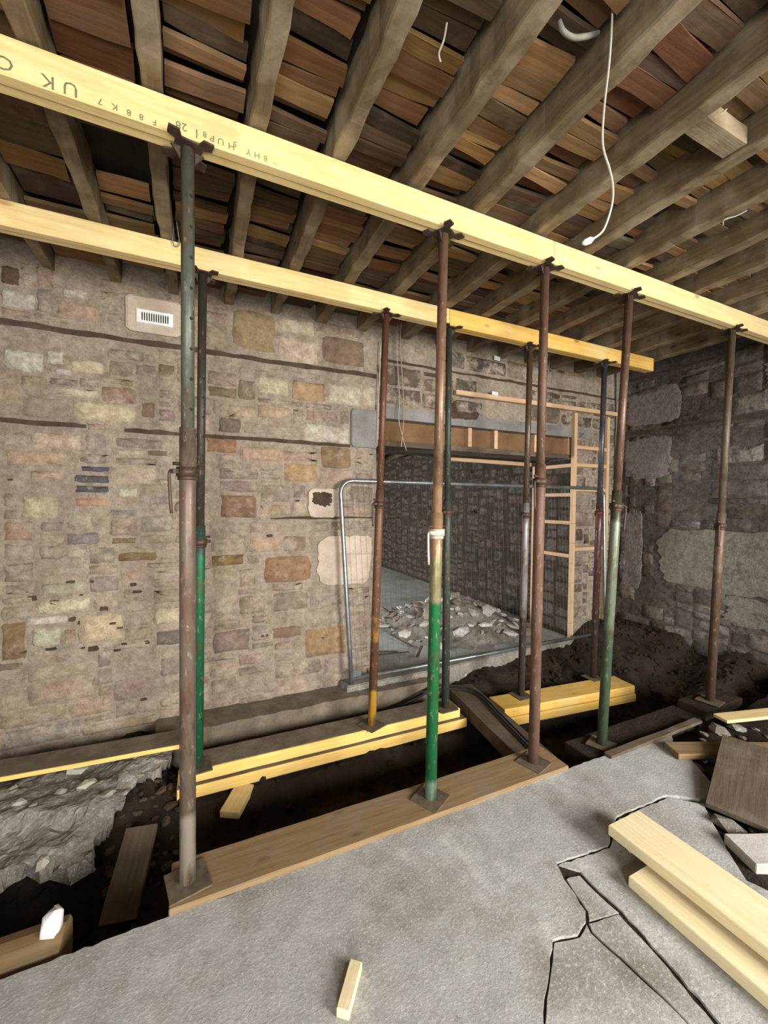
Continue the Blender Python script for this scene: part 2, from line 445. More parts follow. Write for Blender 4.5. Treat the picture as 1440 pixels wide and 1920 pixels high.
# ---- broken slab at the left of the trench, foundation ledge under the wall
def bs_z(x, y):
    z = -.075 + .035*fbm(x, y, 1, 3.5) + .02*fbm(x, y, 2, 11)
    ex = -.10 - max(0, (2.98-y))*.62 + .05*fbm(x, y, 7, 5)
    z -= .05*(1-sstep(2.52, 2.60, y+.08*fbm(x, 1, 6, 3)))
    return z - .05*sstep(ex-.18, ex, x)
def bs_in(x, y):
    ex = -.12 - max(0, (2.98-y))*.62 + .09*fbm(x, y, 7, 5)
    return x < ex and y > 2.33 + .05*fbm(x, 0, 4, 3)
bsl = grid('broken_slab', -2.6, .0, 2.02, 3.12, .02, bs_z, M['concrete_b'], floor, keep=bs_in, smooth=False)
rj = random.Random(8)
for v in bsl.data.vertices: v.co.x += rj.uniform(-.009, .009); v.co.y += rj.uniform(-.009, .009)
sm = bsl.modifiers.new('thickness', 'SOLIDIFY'); sm.thickness = .09; sm.offset = -1
r = random.Random(4)
V, Fc = [], []
n = 60
for i in range(n+1):
    x = -.25+2.35*i/n
    for (y, z) in ((WY+.02, -.05), (3.09+.015*fbm(x, 1, 0, 6), -.05+.008*fbm(x, 2, 0, 9)), (3.10, -.5)):
        V.append((x, y, z+(.006*fbm(x, y, 3, 12) if z > -.2 else 0)))
for i in range(n):
    for k in range(2):
        a = i*3+k; Fc.append((a, a+1, a+4, a+3))
mesh('foundation_ledge', V, Fc, M['dust'], floor)

# ---- walls
def rough_wall(name, rects, fn, mat, st=.06, amp=.005, thick=.6):
    """rects of (u0,u1,v0,v1); fn(u,v,d) -> world; front grid with relief + a box behind"""
    V, Fc = [], []
    for (u0, u1, v0, v1) in rects:
        nu, nv = max(1, int((u1-u0)/st)), max(1, int((v1-v0)/st))
        b = len(V)
        for j in range(nv+1):
            for i in range(nu+1):
                u = u0+(u1-u0)*i/nu; v = v0+(v1-v0)*j/nv
                edge = i in (0, nu) or j in (0, nv)
                V.append(fn(u, v, 0 if edge else amp*fbm(u, v, 2, 5)))
        for j in range(nv):
            for i in range(nu):
                a = b+j*(nu+1)+i; Fc.append((a, a+1, a+nu+2, a+nu+1))
        c = len(V)
        V += [fn(u0, v0, 0), fn(u1, v0, 0), fn(u1, v1, 0), fn(u0, v1, 0), fn(u0, v0, -thick), fn(u1, v0, -thick), fn(u1, v1, -thick), fn(u0, v1, -thick)]
        Fc += [(c, c+4, c+5, c+1), (c+1, c+5, c+6, c+2), (c+2, c+6, c+7, c+3), (c+3, c+7, c+4, c), (c+4, c+7, c+6, c+5)]
    bm = bmesh.new(); me = bpy.data.meshes.new('t'); me.from_pydata(V, [], Fc); bm.from_mesh(me); bpy.data.meshes.remove(me)
    return bm_obj(name, bm, mat, None)
fb = lambda u, v, d: Vector((u, WY-d, v))      # back wall: u = x, v = z, d = out of the wall
fr = lambda u, v, d: Vector((WX-d, u, v))      # right wall: u = y
LZ0, LZ1 = 2.29, 2.40                          # concrete lintel band
wall_back = struct(rough_wall('wall_back', [(-2.6, OX0, -.6, 3.35), (OX0, OX1, LZ1, 3.35), (OX1, WX+.3, -.6, 3.35)], fb, M['mortar']))
tag(wall_back, 'rubble stone wall with lime mortar and a wide opening', None)
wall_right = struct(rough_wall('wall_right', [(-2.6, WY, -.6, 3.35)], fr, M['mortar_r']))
tag(wall_right, 'dark stone wall with patches of old limewash', None)

def stone(name, fn, u0, u1, v0, v1, depth, col, mat, parent, rg, inset=.012, n=16):
    cu, cv = (u0+u1)/2, (v0+v1)/2; hu, hv = (u1-u0)/2, (v1-v0)/2
    m = min(hu, hv); outer = []
    k4 = n//4
    for sd in range(4):                          # walk round the four uneven sides
        c0, c1 = rg.uniform(.04, .30)*m, rg.uniform(.04, .30)*m
        w_ = rg.uniform(-.10, .08)*m
        for k in range(k4):
            t = k/(k4-1); half = hu if sd % 2 == 0 else hv
            a = -half+c0+(2*half-c0-c1)*t
            off = (hv if sd % 2 == 0 else hu)+(w_+rg.uniform(-.07, .05)*m)*(1 if 0 < k < k4-1 else .4)-(0 if 0 < k < k4-1 else .03*m)
            outer.append(((a, -off), (off, a), (-a, off), (-off, -a))[sd])
    inner = []
    for x, y in outer:
        ins = inset*rg.uniform(.5, 1.5)
        inner.append((x*max(.5, 1-ins/hu), y*max(.5, 1-ins/hv)))
    tu, tv = rg.uniform(-.3, .3)*depth, rg.uniform(-.3, .3)*depth
    V = [fn(cu+x, cv+y, -.012) for x, y in outer]
    V += [fn(cu+x, cv+y, depth*rg.uniform(.6, 1.1)+tu*x/hu+tv*y/hv) for x, y in inner]
    V += [fn(cu+x*.5, cv+y*.5, depth*rg.uniform(.8, 1.35)+.5*(tu*x/hu+tv*y/hv)) for x, y in inner]
    V.append(fn(cu, cv, depth*rg.uniform(.9, 1.3)))
    Fc = []
    for b in (0, n):
        for k in range(n):
            a, c = b+k, b+(k+1) % n; Fc.append((a, c, c+n, a+n))
    for k in range(n): Fc.append((2*n+k, 2*n+(k+1) % n, 3*n))
    o = mesh(name, V, Fc, mat, parent, True, fn(cu, cv, 0))
    o.color = c4(col)
    return o
def vary(c, rg, a=12):
    k = rg.uniform(-a, a); return tuple(max(10, min(245, int(q+k+rg.uniform(-4, 4)))) for q in c)

class Occ:
    def __init__(s, u0, u1, v0, v1, st=.02):
        s.u0, s.v0, s.st = u0, v0, st
        s.nu, s.nv = int((u1-u0)/st), int((v1-v0)/st)
        s.a = np.zeros((s.nv, s.nu), bool)
    def block(s, u0, u1, v0, v1):
        i0, i1 = max(0, int(math.floor((u0-s.u0)/s.st+.25))), int(math.ceil((u1-s.u0)/s.st-.25))
        j0, j1 = max(0, int(math.floor((v0-s.v0)/s.st+.25))), int(math.ceil((v1-s.v0)/s.st-.25))
        if i1 > i0 and j1 > j0: s.a[j0:j1, i0:i1] = True
    def fill(s, rg, hr, wr, skip=.1, mn=3):
        out = []
        for j in range(s.nv):
            i = 0
            while i < s.nu:
                if s.a[j, i]: i += 1; continue
                wmax, hmax = rg.randint(*wr), rg.randint(*hr)
                w = 0
                while w < wmax and i+w < s.nu and not s.a[j, i+w]: w += 1
                h = 1
                while h < hmax and j+h < s.nv and not s.a[j+h, i:i+w].any(): h += 1
                s.a[j:j+h, i:i+w] = True
                if w >= mn+1 and h >= mn and rg.random() > skip:
                    out.append((s.u0+i*s.st, s.u0+(i+w)*s.st, s.v0+j*s.st, s.v0+(j+h)*s.st))
                i += w
        return out

CREAM, TAN, OCHRE, BROWN = (202, 186, 162), (184, 165, 140), (170, 146, 116), (138, 118, 98)
GREY, PALE, SLATE, DKB = (150, 136, 124), (206, 197, 180), (98, 96, 102), (104, 86, 72)
PAL_B = [(186, 170, 150), (178, 160, 138), (170, 152, 130), (160, 140, 118), GREY, GREY, (142, 126, 110), (168, 153, 138), (158, 143, 129), (172, 156, 138), (150, 136, 122)]
rg = random.Random(21)
hand = [  # pixel rectangles of stones one can pick out in the photograph
 (0, 497, 38, 535, DKB), (0, 545, 68, 580, PALE), (118, 542, 168, 560, PALE), (105, 565, 185, 598, TAN),
 (435, 585, 520, 660, OCHRE), (522, 595, 590, 628, CREAM), (518, 631, 600, 685, CREAM), (603, 635, 685, 685, (140, 122, 102)), (385, 612, 428, 655, TAN),
 (5, 655, 83, 697, PALE), (84, 655, 122, 685, PALE), (102, 688, 136, 706, PALE), (130, 674, 196, 702, CREAM), (95, 726, 186, 746, CREAM), (135, 755, 255, 790, CREAM), (264, 754, 292, 786, BROWN),
 (482, 704, 542, 742, CREAM), (545, 714, 612, 754, (182, 152, 116)), (614, 720, 676, 760, PALE), (679, 720, 706, 766, CREAM), (390, 725, 446, 746, BROWN), (425, 760, 480, 786, TAN), (482, 760, 545, 788, TAN), (570, 795, 656, 832, PALE), (410, 782, 452, 812, (124, 112, 106)),
 (57, 810, 155, 845, CREAM), (8, 842, 125, 876, TAN), (55, 880, 120, 902, TAN), (150, 873, 208, 886, SLATE), (138, 890, 206, 906, SLATE), (140, 909, 206, 926, (88, 86, 92)),
 (385, 822, 446, 850, (160, 132, 102)), (446, 836, 530, 866, TAN), (530, 866, 596, 906, (184, 156, 122)), (600, 836, 660, 880, (150, 126, 98)), (275, 844, 316, 856, BROWN),
 (138, 932, 205, 951, (186, 152, 128)), (40, 929, 112, 974, CREAM), (122, 996, 188, 1023, (136, 128, 124)), (220, 914, 260, 934, PALE), (208, 1006, 258, 1021, BROWN), (220, 1034, 296, 1053, (138, 114, 88)),
 (412, 926, 482, 972, (142, 118, 92)), (395, 1039, 458, 1061, (138, 108, 76)), (495, 1040, 584, 1092, (150, 122, 92)), (465, 1004, 526, 1036, TAN),
 (75, 1092, 160, 1116, (176, 172, 150)), (67, 1120, 172, 1151, (206, 196, 166)), (48, 1155, 128, 1172, PALE), (60, 1175, 116, 1214, (196, 190, 168)), (145, 1150, 231, 1206, (202, 178, 150)), (288, 1137, 341, 1173, CREAM), (570, 1174, 650, 1230, (168, 145, 112)), (510, 1174, 566, 1196, (140, 120, 98)), (0, 1166, 52, 1240, (140, 118, 94)),
 (400, 1180, 470, 1225, (150, 134, 118)), (290, 1180, 345, 1210, (118, 108, 102)),
]
occ = Occ(-1.7, OX0, -.08, 3.04)
def wallrect(x0, y0, x1, y1):
    cx, cy = (x0+x1)/2, (y0+y1)/2
    return onY(x0, cy, WY).x, onY(x1, cy, WY).x, onY(cx, y1, WY).z, onY(cx, y0, WY).z
# bond timbers let into the wall
def strip(u0, u1, v0, v1, fn, parent, tilt=0.0, mat='bond', d=.006):
    n = max(3, int((u1-u0)/.07)); V, Fc = [], []
    for i in range(n+1):
        u = u0+(u1-u0)*i/n; t = tilt*(u-u0)
        a, b = .010*fbm(u, v0, 1, 5)+.006*fbm(u, v0, 3, 1), .012*fbm(u, v0, 5, 6)+.006*fbm(u, v0, 3, 1)
        V += [fn(u, v0+a+t, -.02), fn(u, v0+a+t, d), fn(u, v1+b+t, d+.004*fbm(u, v0, 8, 9)), fn(u, v1+b+t, -.02)]
    for i in range(n):
        for k in range(3): a = i*4+k; Fc.append((a, a+1, a+5, a+4))
    Fc += [(0, 3, 2, 1), (n*4, n*4+1, n*4+2, n*4+3)]
    return mesh('bond_timber', V, Fc, M[mat], parent)
for (u0, u1, v0, v1) in ((-1.7, 1.46, 2.628, 2.662), (-1.7, -.66, 2.018, 2.046), (-.44, 1.22, 2.008, 2.036), (.55, 1.44, 1.395, 1.412)):
    strip(u0, u1, v0, v1, fb, wall_back); occ.block(u0, u1, v0-.01, v1+.01)
# plaster patches, pad stone
def patch(name, u0, u1, v0, v1, fn, mat, parent, d=.012, seed=1, n=22, ragged=.16):
    rr = random.Random(seed); cu, cv, hu, hv = (u0+u1)/2, (v0+v1)/2, (u1-u0)/2, (v1-v0)/2
    pts = []
    if ragged >= .1: n *= 2
    for k in range(n):
        a = 2*math.pi*k/n; c, s = math.cos(a), math.sin(a)
        ee = 24 if ragged < .1 else 6; q = (abs(c)**ee+abs(s)**ee)**(-1/ee)*(1-(rr.random()*.3+.7*(.5+.6*fbm(c*1.6+seed*7, s*1.6, 0, 1.0)))*ragged); pts.append((c*q*hu, s*q*hv))
    V = [fn(cu+x, cv+y, -.02) for x, y in pts]+[fn(cu+x*.99, cv+y*.99, d*.7) for x, y in pts]+[fn(cu+x*.9, cv+y*.9, d) for x, y in pts]+[fn(cu, cv, d)]
    Fc = [(b+k, b+(k+1) % n, b+n+(k+1) % n, b+n+k) for b in (0, n) for k in range(n)]+[(2*n+k, 2*n+(k+1) % n, 3*n) for k in range(n)]
    return mesh(name, V, Fc, mat, parent, False, fn(cu, cv, 0))
for (rect, mat, nm, d, rag) in (((235, 560, 341, 628), 'plaster', 'plaster_patch', .026, .03), ((657, 768, 708, 840), 'lintel', 'pad_stone', .028, .02),
                           ((576, 914, 634, 972), 'plaster', 'plaster_patch', .02, .12), ((590, 1000, 700, 1100), 'plaster', 'plaster_patch', .016, .2)):
    q = wallrect(*rect); patch(nm, *q, fb, M[mat], wall_back, d, 3, 36 if rag < .1 else 22, rag); occ.block(*q)
q = wallrect(582, 918, 626, 952); patch('bare_stone', *q, fb, M['bond'], wall_back, .028, 8, 22, .5)
bs = []
for (x0, y0, x1, y1, c) in hand:
    q = wallrect(x0, y0, x1, y1); bs.append((q, c)); occ.block(*q)
for q in occ.fill(rg, (3, 8), (7, 24), .16): bs.append((q, None))
cnt = 0
for (q, c) in bs:
    if c is None:
        c = vary(rg.choice(PAL_B), rg); dep = rg.uniform(.004, .013); mt = 'stone'
    else:
        c = vary(c, rg, 4); dep = rg.uniform(.010, .019); mt = 'stone_clear'
    gp = rg.uniform(.0, .004)
    stone('stone', fb, q[0]+gp, q[1]-gp, q[2]+gp, q[3]-gp, dep, c, M[mt], wall_back, rg); cnt += 1
print('left stones', cnt)
for i in range(30):  # raised dark patches paint the dirt and shade of hollows between stones
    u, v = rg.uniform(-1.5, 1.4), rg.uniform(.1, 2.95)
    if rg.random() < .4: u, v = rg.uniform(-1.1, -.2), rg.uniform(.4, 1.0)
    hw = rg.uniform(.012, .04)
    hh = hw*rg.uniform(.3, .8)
    patch('painted_hollow', u-hw, u+hw, v-hh, v+hh, fb, M['bond'], wall_back, rg.uniform(.010, .016), 40+i, 8, .5)
# above and right of the opening: bigger, darker, half plastered blocks
PAL_D = [(134, 122, 108), (116, 104, 90), (102, 92, 82), (146, 132, 114), (92, 82, 72), (124, 108, 88)]  # palette darkened to carry the dimmer light on this part
occ2 = Occ(OX0, WX-.02, LZ1+.01, 3.04)
strip(1.5, 4.66, 2.79, 2.812, fb, wall_back); occ2.block(1.5, 4.66, 2.78, 2.82)
q = wallrect(836, 752, 900, 790); patch('dark_patch', *q, fb, M['bond'], wall_back, .012, 5, 22, .3)  # patch in the dark bond timber colour
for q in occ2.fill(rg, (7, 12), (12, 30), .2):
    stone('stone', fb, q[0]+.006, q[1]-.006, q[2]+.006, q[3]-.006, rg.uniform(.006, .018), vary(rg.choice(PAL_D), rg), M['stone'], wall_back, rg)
occ3 = Occ(OX1+.01, WX-.01, .02, LZ1)
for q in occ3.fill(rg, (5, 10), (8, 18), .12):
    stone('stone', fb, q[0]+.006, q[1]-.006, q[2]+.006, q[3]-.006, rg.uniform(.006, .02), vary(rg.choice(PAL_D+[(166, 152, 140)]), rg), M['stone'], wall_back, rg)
# lintel and the reveal of the opening
boxes('lintel', [(OX0-.01, OX1+.6, WY-.008, WY+.3, LZ0, LZ1)], M['lintel'], wall_back)
boxes('lintel', [(OX0-.01, OX1, WY+.36, WY+.6, 2.05, LZ1)], M['dark'], wall_back)

# right wall
PAL_R = [(112, 104, 96), (92, 84, 76), (128, 120, 110), (78, 70, 62), (100, 88, 74), (140, 132, 122)]  # stone tones also lowered for the light falloff on this side
occr = Occ(.6, WY-.02, -.1, 3.04)
for (y0, y1, z0, z1) in ((1.9, 3.33, 2.36, 2.385), (2.3, 3.33, 2.99, 3.015)):
    strip(y0, y1, z0, z1, fr, wall_right); occr.block(y0, y1, z0-.02, z1+.02)
for (u0, u1, v0, v1, mat, d, sd, rag) in ((2.70, 3.32, 1.80, 2.33, 'grey_plaster', .016, 1, .25), (2.62, 3.30, 2.42, 2.86, 'grey_plaster', .014, 2, .22), (1.15, 3.0, .62, 1.36, 'limewash', .016, 4, .3),
                                    (1.4, 2.3, .36, .72, 'limewash', .014, 6, .4), (3.02, 3.32, .5, 1.5, 'grey_plaster', .012, 7, .2), (1.2, 2.05, 2.5, 2.9, 'grey_plaster', .014, 9, .4)):
    patch('plaster_patch', u0, u1, v0, v1, fr, M[mat], wall_right, d, sd, 34, rag)
    occr.block(u0+.1, u1-.1, v0+.08, v1-.08)
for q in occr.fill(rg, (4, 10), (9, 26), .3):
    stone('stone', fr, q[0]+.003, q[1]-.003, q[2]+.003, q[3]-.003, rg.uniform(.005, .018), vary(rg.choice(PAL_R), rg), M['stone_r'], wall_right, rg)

# walls behind the camera, with the window opening and a doorway added for fill
wall_rear = struct(boxes('wall_rear', [(-2.6, -1.4, -3.0, -2.6, -.2, 3.35), (-.1, 2.0, -3.0, -2.6, -.2, 3.35), (3.9, 4.8, -3.0, -2.6, -.2, 3.35),
    (-1.4, -.1, -3.0, -2.6, 2.4, 3.35), (2.0, 3.9, -3.0, -2.6, 2.55, 3.35), (2.0, 3.9, -3.0, -2.6, -.2, .95)], M['room']))
wall_left = struct(boxes('wall_left', [(-3.0, -2.6, -3.0, WY+.6, -.6, 3.35)], M['room']))

# ------------------------------------------------------------------ ceiling: joists and deafening boards
ceiling = struct(boxes('ceiling', [(-3.0, 5.0, -3.0, WY+.6, 3.21, 3.34)], M['dark']))
tag(ceiling, 'open joist ceiling with rough short boards between the joists', None)
JX = [-1.58, -1.22, -.85, -.48, -.137, .235, .578, .95, 1.32, 1.735, 2.10, 2.47, 2.84, 3.20, 3.57, 3.94, 4.30]
for i, x in enumerate(JX):
    timber('joist', 6.0, .066 if x < .8 else .078, .19, M['joist'], (x, -2.6, JZ), math.pi/2, ceiling, .010, 90, .006, i)
PB = [(134, 106, 72), (150, 120, 80), (112, 86, 58), (86, 71, 52), (104, 77, 54), (76, 62, 46), (126, 98, 66), (116, 84, 58), (82, 68, 52)]
rb = random.Random(5)
cand = []
hole = onZ(232, 330, 3.1)
for a, b in zip(JX[:-1], JX[1:]):
    y = -2.5
    big = (-.9 < a < -.2)
    while y < WY-.03:
        wd = rb.uniform(.10, .24) if big and rb.random() < .6 else (rb.uniform(.045, .095) if y > .4 else .2)
        x0, x1 = a+.036+rb.uniform(0, .012), b-.046-rb.uniform(.005, .035)
        zz = 3.118+rb.uniform(0, .014)+(.030 if rb.random() < .35 else 0)
        cx, cy = (x0+x1)/2, y+wd/2
        skip = rb.random() < .02 or (Vector((cx, cy))-Vector((hole.x, hole.y))).length < .16
        if not skip:
            p = pix((cx, cy, zz)); inv = p is not None and -90 < p[0] < 1530 and -60 < p[1] < 800
            dist = (Vector((cx, cy, zz))-CAM).length
            cand.append((0 if inv else 1, dist if inv else 99+dist, x0, x1, y, y+wd-rb.uniform(.001, .005), zz, rb.randrange(9999)))
        y += wd
cand.sort()
def board_vf(x0, x1, y0, y1, z, sd):
    r = random.Random(sd); L, W = x1-x0, y1-y0; sk = r.uniform(-.012, .012)
    pts = [(-L/2, -W/2+sk), (0, -W/2+r.uniform(-.004, .004)), (L/2, -W/2-sk), (L/2+r.uniform(-.01, .006), W/2-sk), (r.uniform(-.05, .05), W/2+r.uniform(-.004, .004)), (-L/2+r.uniform(-.008, .004), W/2+sk)]
    V = [(px, py, r.uniform(-.002, .003)) for px, py in pts]+[(px, py, .02) for px, py in pts]
    Fc = [(5, 4, 3, 2, 1, 0), tuple(range(6, 12))]+[(k, (k+1) % 6, 6+(k+1) % 6, 6+k) for k in range(6)]
    return V, Fc
for (iv, d, x0, x1, y0, y1, z, sd) in cand[:300]:
    v, f = board_vf(x0, x1, y0, y1, z, sd)
    o = mesh('ceiling_board', v, f, M['board'], ceiling); o.location = ((x0+x1)/2, (y0+y1)/2, z)
    o.color = c4(vary(rb.choice(PB), rb, 16))
V, Fc = [], []
for (iv, d, x0, x1, y0, y1, z, sd) in cand[300:]:
    v, f = board_vf(x0, x1, y0, y1, z, sd); b = len(V)
    V += [(p[0]+(x0+x1)/2, p[1]+(y0+y1)/2, p[2]+z) for p in v]; Fc += [tuple(i+b for i in q) for q in f]
o = mesh('ceiling_boards', V, Fc, M['board'], ceiling); o.color = c4((118, 84, 54)); o['kind'] = 'stuff'

# ------------------------------------------------------------------ back room beyond the opening
BX = 4.02
room2 = struct(boxes('floor_back_room', [(-2.4, BX+.5, WY+.02, 9.4, -.3, 0)], M['concrete']))
tag(room2, 'grey concrete floor of the room beyond the opening', None)
fr2 = lambda u, v, d: Vector((BX-d, u, v))
M['mortar_k'] = mortar_mat('dark mortar', (70, 61, 52), (54, 46, 39), (34, 29, 24), .6)  # darker than the mortar of the front room
wall_back_room = struct(rough_wall('wall_back_room', [(WY+.58, 9.0, -.1, 2.7)], fr2, M['mortar_k'], .12))
tag(wall_back_room, 'dark coursed stone side wall of the room beyond the opening', None)
o3 = Occ(WY+.62, 8.9, .04, 2.5, .03)
for q in o3.fill(rg, (3, 6), (7, 14), .1):
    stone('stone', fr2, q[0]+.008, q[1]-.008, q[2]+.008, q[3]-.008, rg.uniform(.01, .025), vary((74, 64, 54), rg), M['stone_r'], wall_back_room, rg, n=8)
struct(boxes('wall_far', [(-2.8, BX+.5, 9.0, 9.4, -.1, 2.8), ], M['room']))
struct(boxes('wall_back_room_left', [(-2.8, -2.4, WY+.6, 5.75, -.1, 2.8), (-2.8, -2.4, 7.45, 9.4, -.1, 2.8), (-2.8, -2.4, 5.75, 7.45, -.1, .6), (-2.8, -2.4, 5.75, 7.45, 2.1, 2.8)], M['room']))
ceil2 = struct(boxes('ceiling_back_room', [(-2.8, BX+.5, WY+.6, 9.4, 2.62, 2.75)], M['dark']))
tag(ceil2, 'dark ceiling with rafters in the room beyond the opening', None)
for i in range(9):
    timber_between('rafter', (.2+.42*i, 4.2, 2.46), (.2+.42*i+1.0, 8.9, 2.46), .06, .16, M['old'], ceil2, .004, i)

poly_prism('threshold', [(1.12, WY+.02), (1.15, WY-.165), (2.1, WY-.155), (2.9, WY-.10), (3.6, WY-.06), (4.66, WY-.05), (4.66, WY+.02)], -.3, -.001, M['concrete_b'], room2, .007, .008, .03, 9)

M['cable_d'] = plain_mat('dusty wire', (168, 162, 146), .6, 0, .2)
M['plate'] = plain_mat('dusty base plate', (104, 90, 72), .85, .1, .35)

M['plank_pale'] = wood_mat('pale fresh plank', (220, 206, 168), (202, 184, 140), (136, 116, 98), (206, 194, 160), .5, rough=.7)
# clods of soil scattered in the trench and on the bank
rc = random.Random(9); V, Fc = [], []
tb = bmesh.new(); bmesh.ops.create_icosphere(tb, subdivisions=1, radius=.5)
tv = [v.co.copy() for v in tb.verts]; tf = [tuple(v.index for v in f.verts) for f in tb.faces]; tb.free()
for i in range(900):
    x, y = rc.uniform(-.6, 4.65), rc.uniform(1.72, 3.2)
    if rc.random() < .45: x = rc.uniform(3.0, 4.65)
    sz = rc.uniform(.015, .05)*(1.5 if rc.random() < .1 else 1); z = ground_z(x, y); b = len(V)
    q = Quaternion((rc.uniform(-1, 1), rc.uniform(-1, 1), rc.uniform(-1, 1)), rc.uniform(0, 3))
    V += [tuple(Vector((x, y, z+sz*.1))+q @ Vector((c.x*sz*1.4, c.y*sz, c.z*sz*.8))*rc.uniform(.75, 1.2)) for c in tv]
    Fc += [tuple(k+b for k in f) for f in tf]
o = mesh('soil_clods', V, Fc, M['soil'], floor); o['kind'] = 'stuff'

M['mesh_wire'] = plain_mat('dull mesh wire', (112, 112, 106), .5, .6)

# right reveal of the opening: dark coursed stones
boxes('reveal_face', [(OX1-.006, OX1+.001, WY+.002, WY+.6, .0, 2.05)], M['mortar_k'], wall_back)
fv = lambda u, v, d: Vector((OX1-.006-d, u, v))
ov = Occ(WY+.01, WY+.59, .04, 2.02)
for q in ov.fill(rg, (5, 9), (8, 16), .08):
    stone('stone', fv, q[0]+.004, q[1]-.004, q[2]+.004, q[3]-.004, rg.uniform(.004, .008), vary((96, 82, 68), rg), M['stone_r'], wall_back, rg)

# ================================================================== THINGS
# ------------------------------------------------------------------ propping beams (each length of two plies)
def beam(name, x0, x1, yf, mat, label, depth=.126, plyw=.044, seed=0):
    e = empty(name, (x0, yf+plyw, BZ), label, 'beam')
    for k in range(2):
        timber('ply', x1-x0, plyw, depth-.004*k, mat, (0, (k-.5)*(plyw+.001), .004*k), 0, e, .0012, 14, .003, seed+k)
    return e
xj1 = onY(1040, 480, 1.72).x
xj2 = onY(843, 590, 2.655).x
b1 = beam('propping_beam', -2.2, xj1-.001, 1.722, M['fresh'], 'long pale timber beam with upside-down stamped lettering, carried by front props', seed=3)
beam('propping_beam', xj1+.001, 4.62, 1.722, M['fresh_pale'], 'plain timber beam butted to the stamped beam, running to the dark side wall', seed=5)
beam('propping_beam', -2.2, xj2-.001, 2.655, M['fresh'], 'pale knotty timber beam along the stone wall above the small white vent', seed=7)
beam('propping_beam', xj2+.001, onY(1226, 680, 2.655).x, 2.655, M['fresh_y'], 'deep yellow timber beam over the wide opening, with a sawn end near the side wall', seed=9)
def stamp(txt, px, py, size, stretch=1.0):
    c = bpy.data.curves.new('stamp', 'FONT'); c.body = txt; c.size = size; c.align_x = 'CENTER'; c.align_y = 'CENTER'
    c.extrude = .0004; c.resolution_u = 2
    t = bpy.data.objects.new('t', c); COL.objects.link(t)
    dg = bpy.context.evaluated_depsgraph_get()
    me = bpy.data.meshes.new_from_object(t.evaluated_get(dg)); bpy.data.objects.remove(t)
    me.materials.clear(); me.materials.append(M['ink'])
    o = bpy.data.objects.new('stamped_lettering', me); COL.objects.link(o)
    p = onY(px, py, 1.7212)
    # upside down on the front face of the beam
    o.matrix_world = Matrix(((-stretch, 0, 0, p.x), (0, 0, -1, p.y), (0, -1, 0, p.z), (0, 0, 0, 1)))
    o.parent = b1; o.matrix_parent_inverse = Matrix.Translation(b1.location).inverted()
    return o
for (t, px, py, s) in (('C', 10, 118, .062), ('K', 90, 152, .060), ('U', 132, 166, .062), ('7', 188, 190, .030), ('K', 215, 200, .030), ('8', 242, 211, .030), ('8', 265, 219, .030), ('F', 290, 229, .030),
                       ('28', 340, 236, .040), ('1', 369, 250, .046), ('8', 384, 252, .030), ('P', 398, 259, .034), ('U', 414, 265, .034), ('H', 434, 274, .034), ('5', 441, 270, .028), ('Y', 466, 285, .032), ('H', 482, 291, .032), ('8', 498, 297, .032), ('1221', 520, 308, .018)):
    stamp(t, px, py, s)

# ------------------------------------------------------------------ adjustable steel props
def plate(bm, w, t, z, notch=.0):
    h = w/2; k = notch
    pts = [(-h, -h), (-h+k*1.2, -h), (-k, -h+k), (k, -h+k), (h-k*1.2, -h), (h, -h), (h, -h+k*1.2), (h-k, -k), (h-k, k), (h, h-k*1.2), (h, h), (h-k*1.2, h), (k, h-k), (-k, h-k), (-h+k*1.2, h), (-h, h), (-h, h-k*1.2), (-h+k, k), (-h+k, -k), (-h, -h+k*1.2)] if k else [(-h, -h), (h, -h), (h, h), (-h, h)]
    lo = [bm.verts.new((x, y, z)) for x, y in pts]; hi = [bm.verts.new((x, y, z+t)) for x, y in pts]
    bm.faces.new(lo[::-1]); bm.faces.new(hi); n = len(pts)
    for i in range(n): bm.faces.new((lo[i], lo[(i+1) % n], hi[(i+1) % n], hi[i]))
def ring(bm, r0, r1, z0, z1, n=14):
    v = []
    for z in (z0, z1):
        for r in (r0, r1):
            v.append([bm.verts.new((r*math.cos(2*math.pi*k/n), r*math.sin(2*math.pi*k/n), z)) for k in range(n)])
    a, b, c, d = v
    for k in range(n):
        j = (k+1) % n
        bm.faces.new((b[k], b[j], d[j], d[k])); bm.faces.new((a[j], a[k], c[k], c[j])); bm.faces.new((c[k], c[j], d[j], d[k])); bm.faces.new((a[j], a[k], b[k], b[j]))
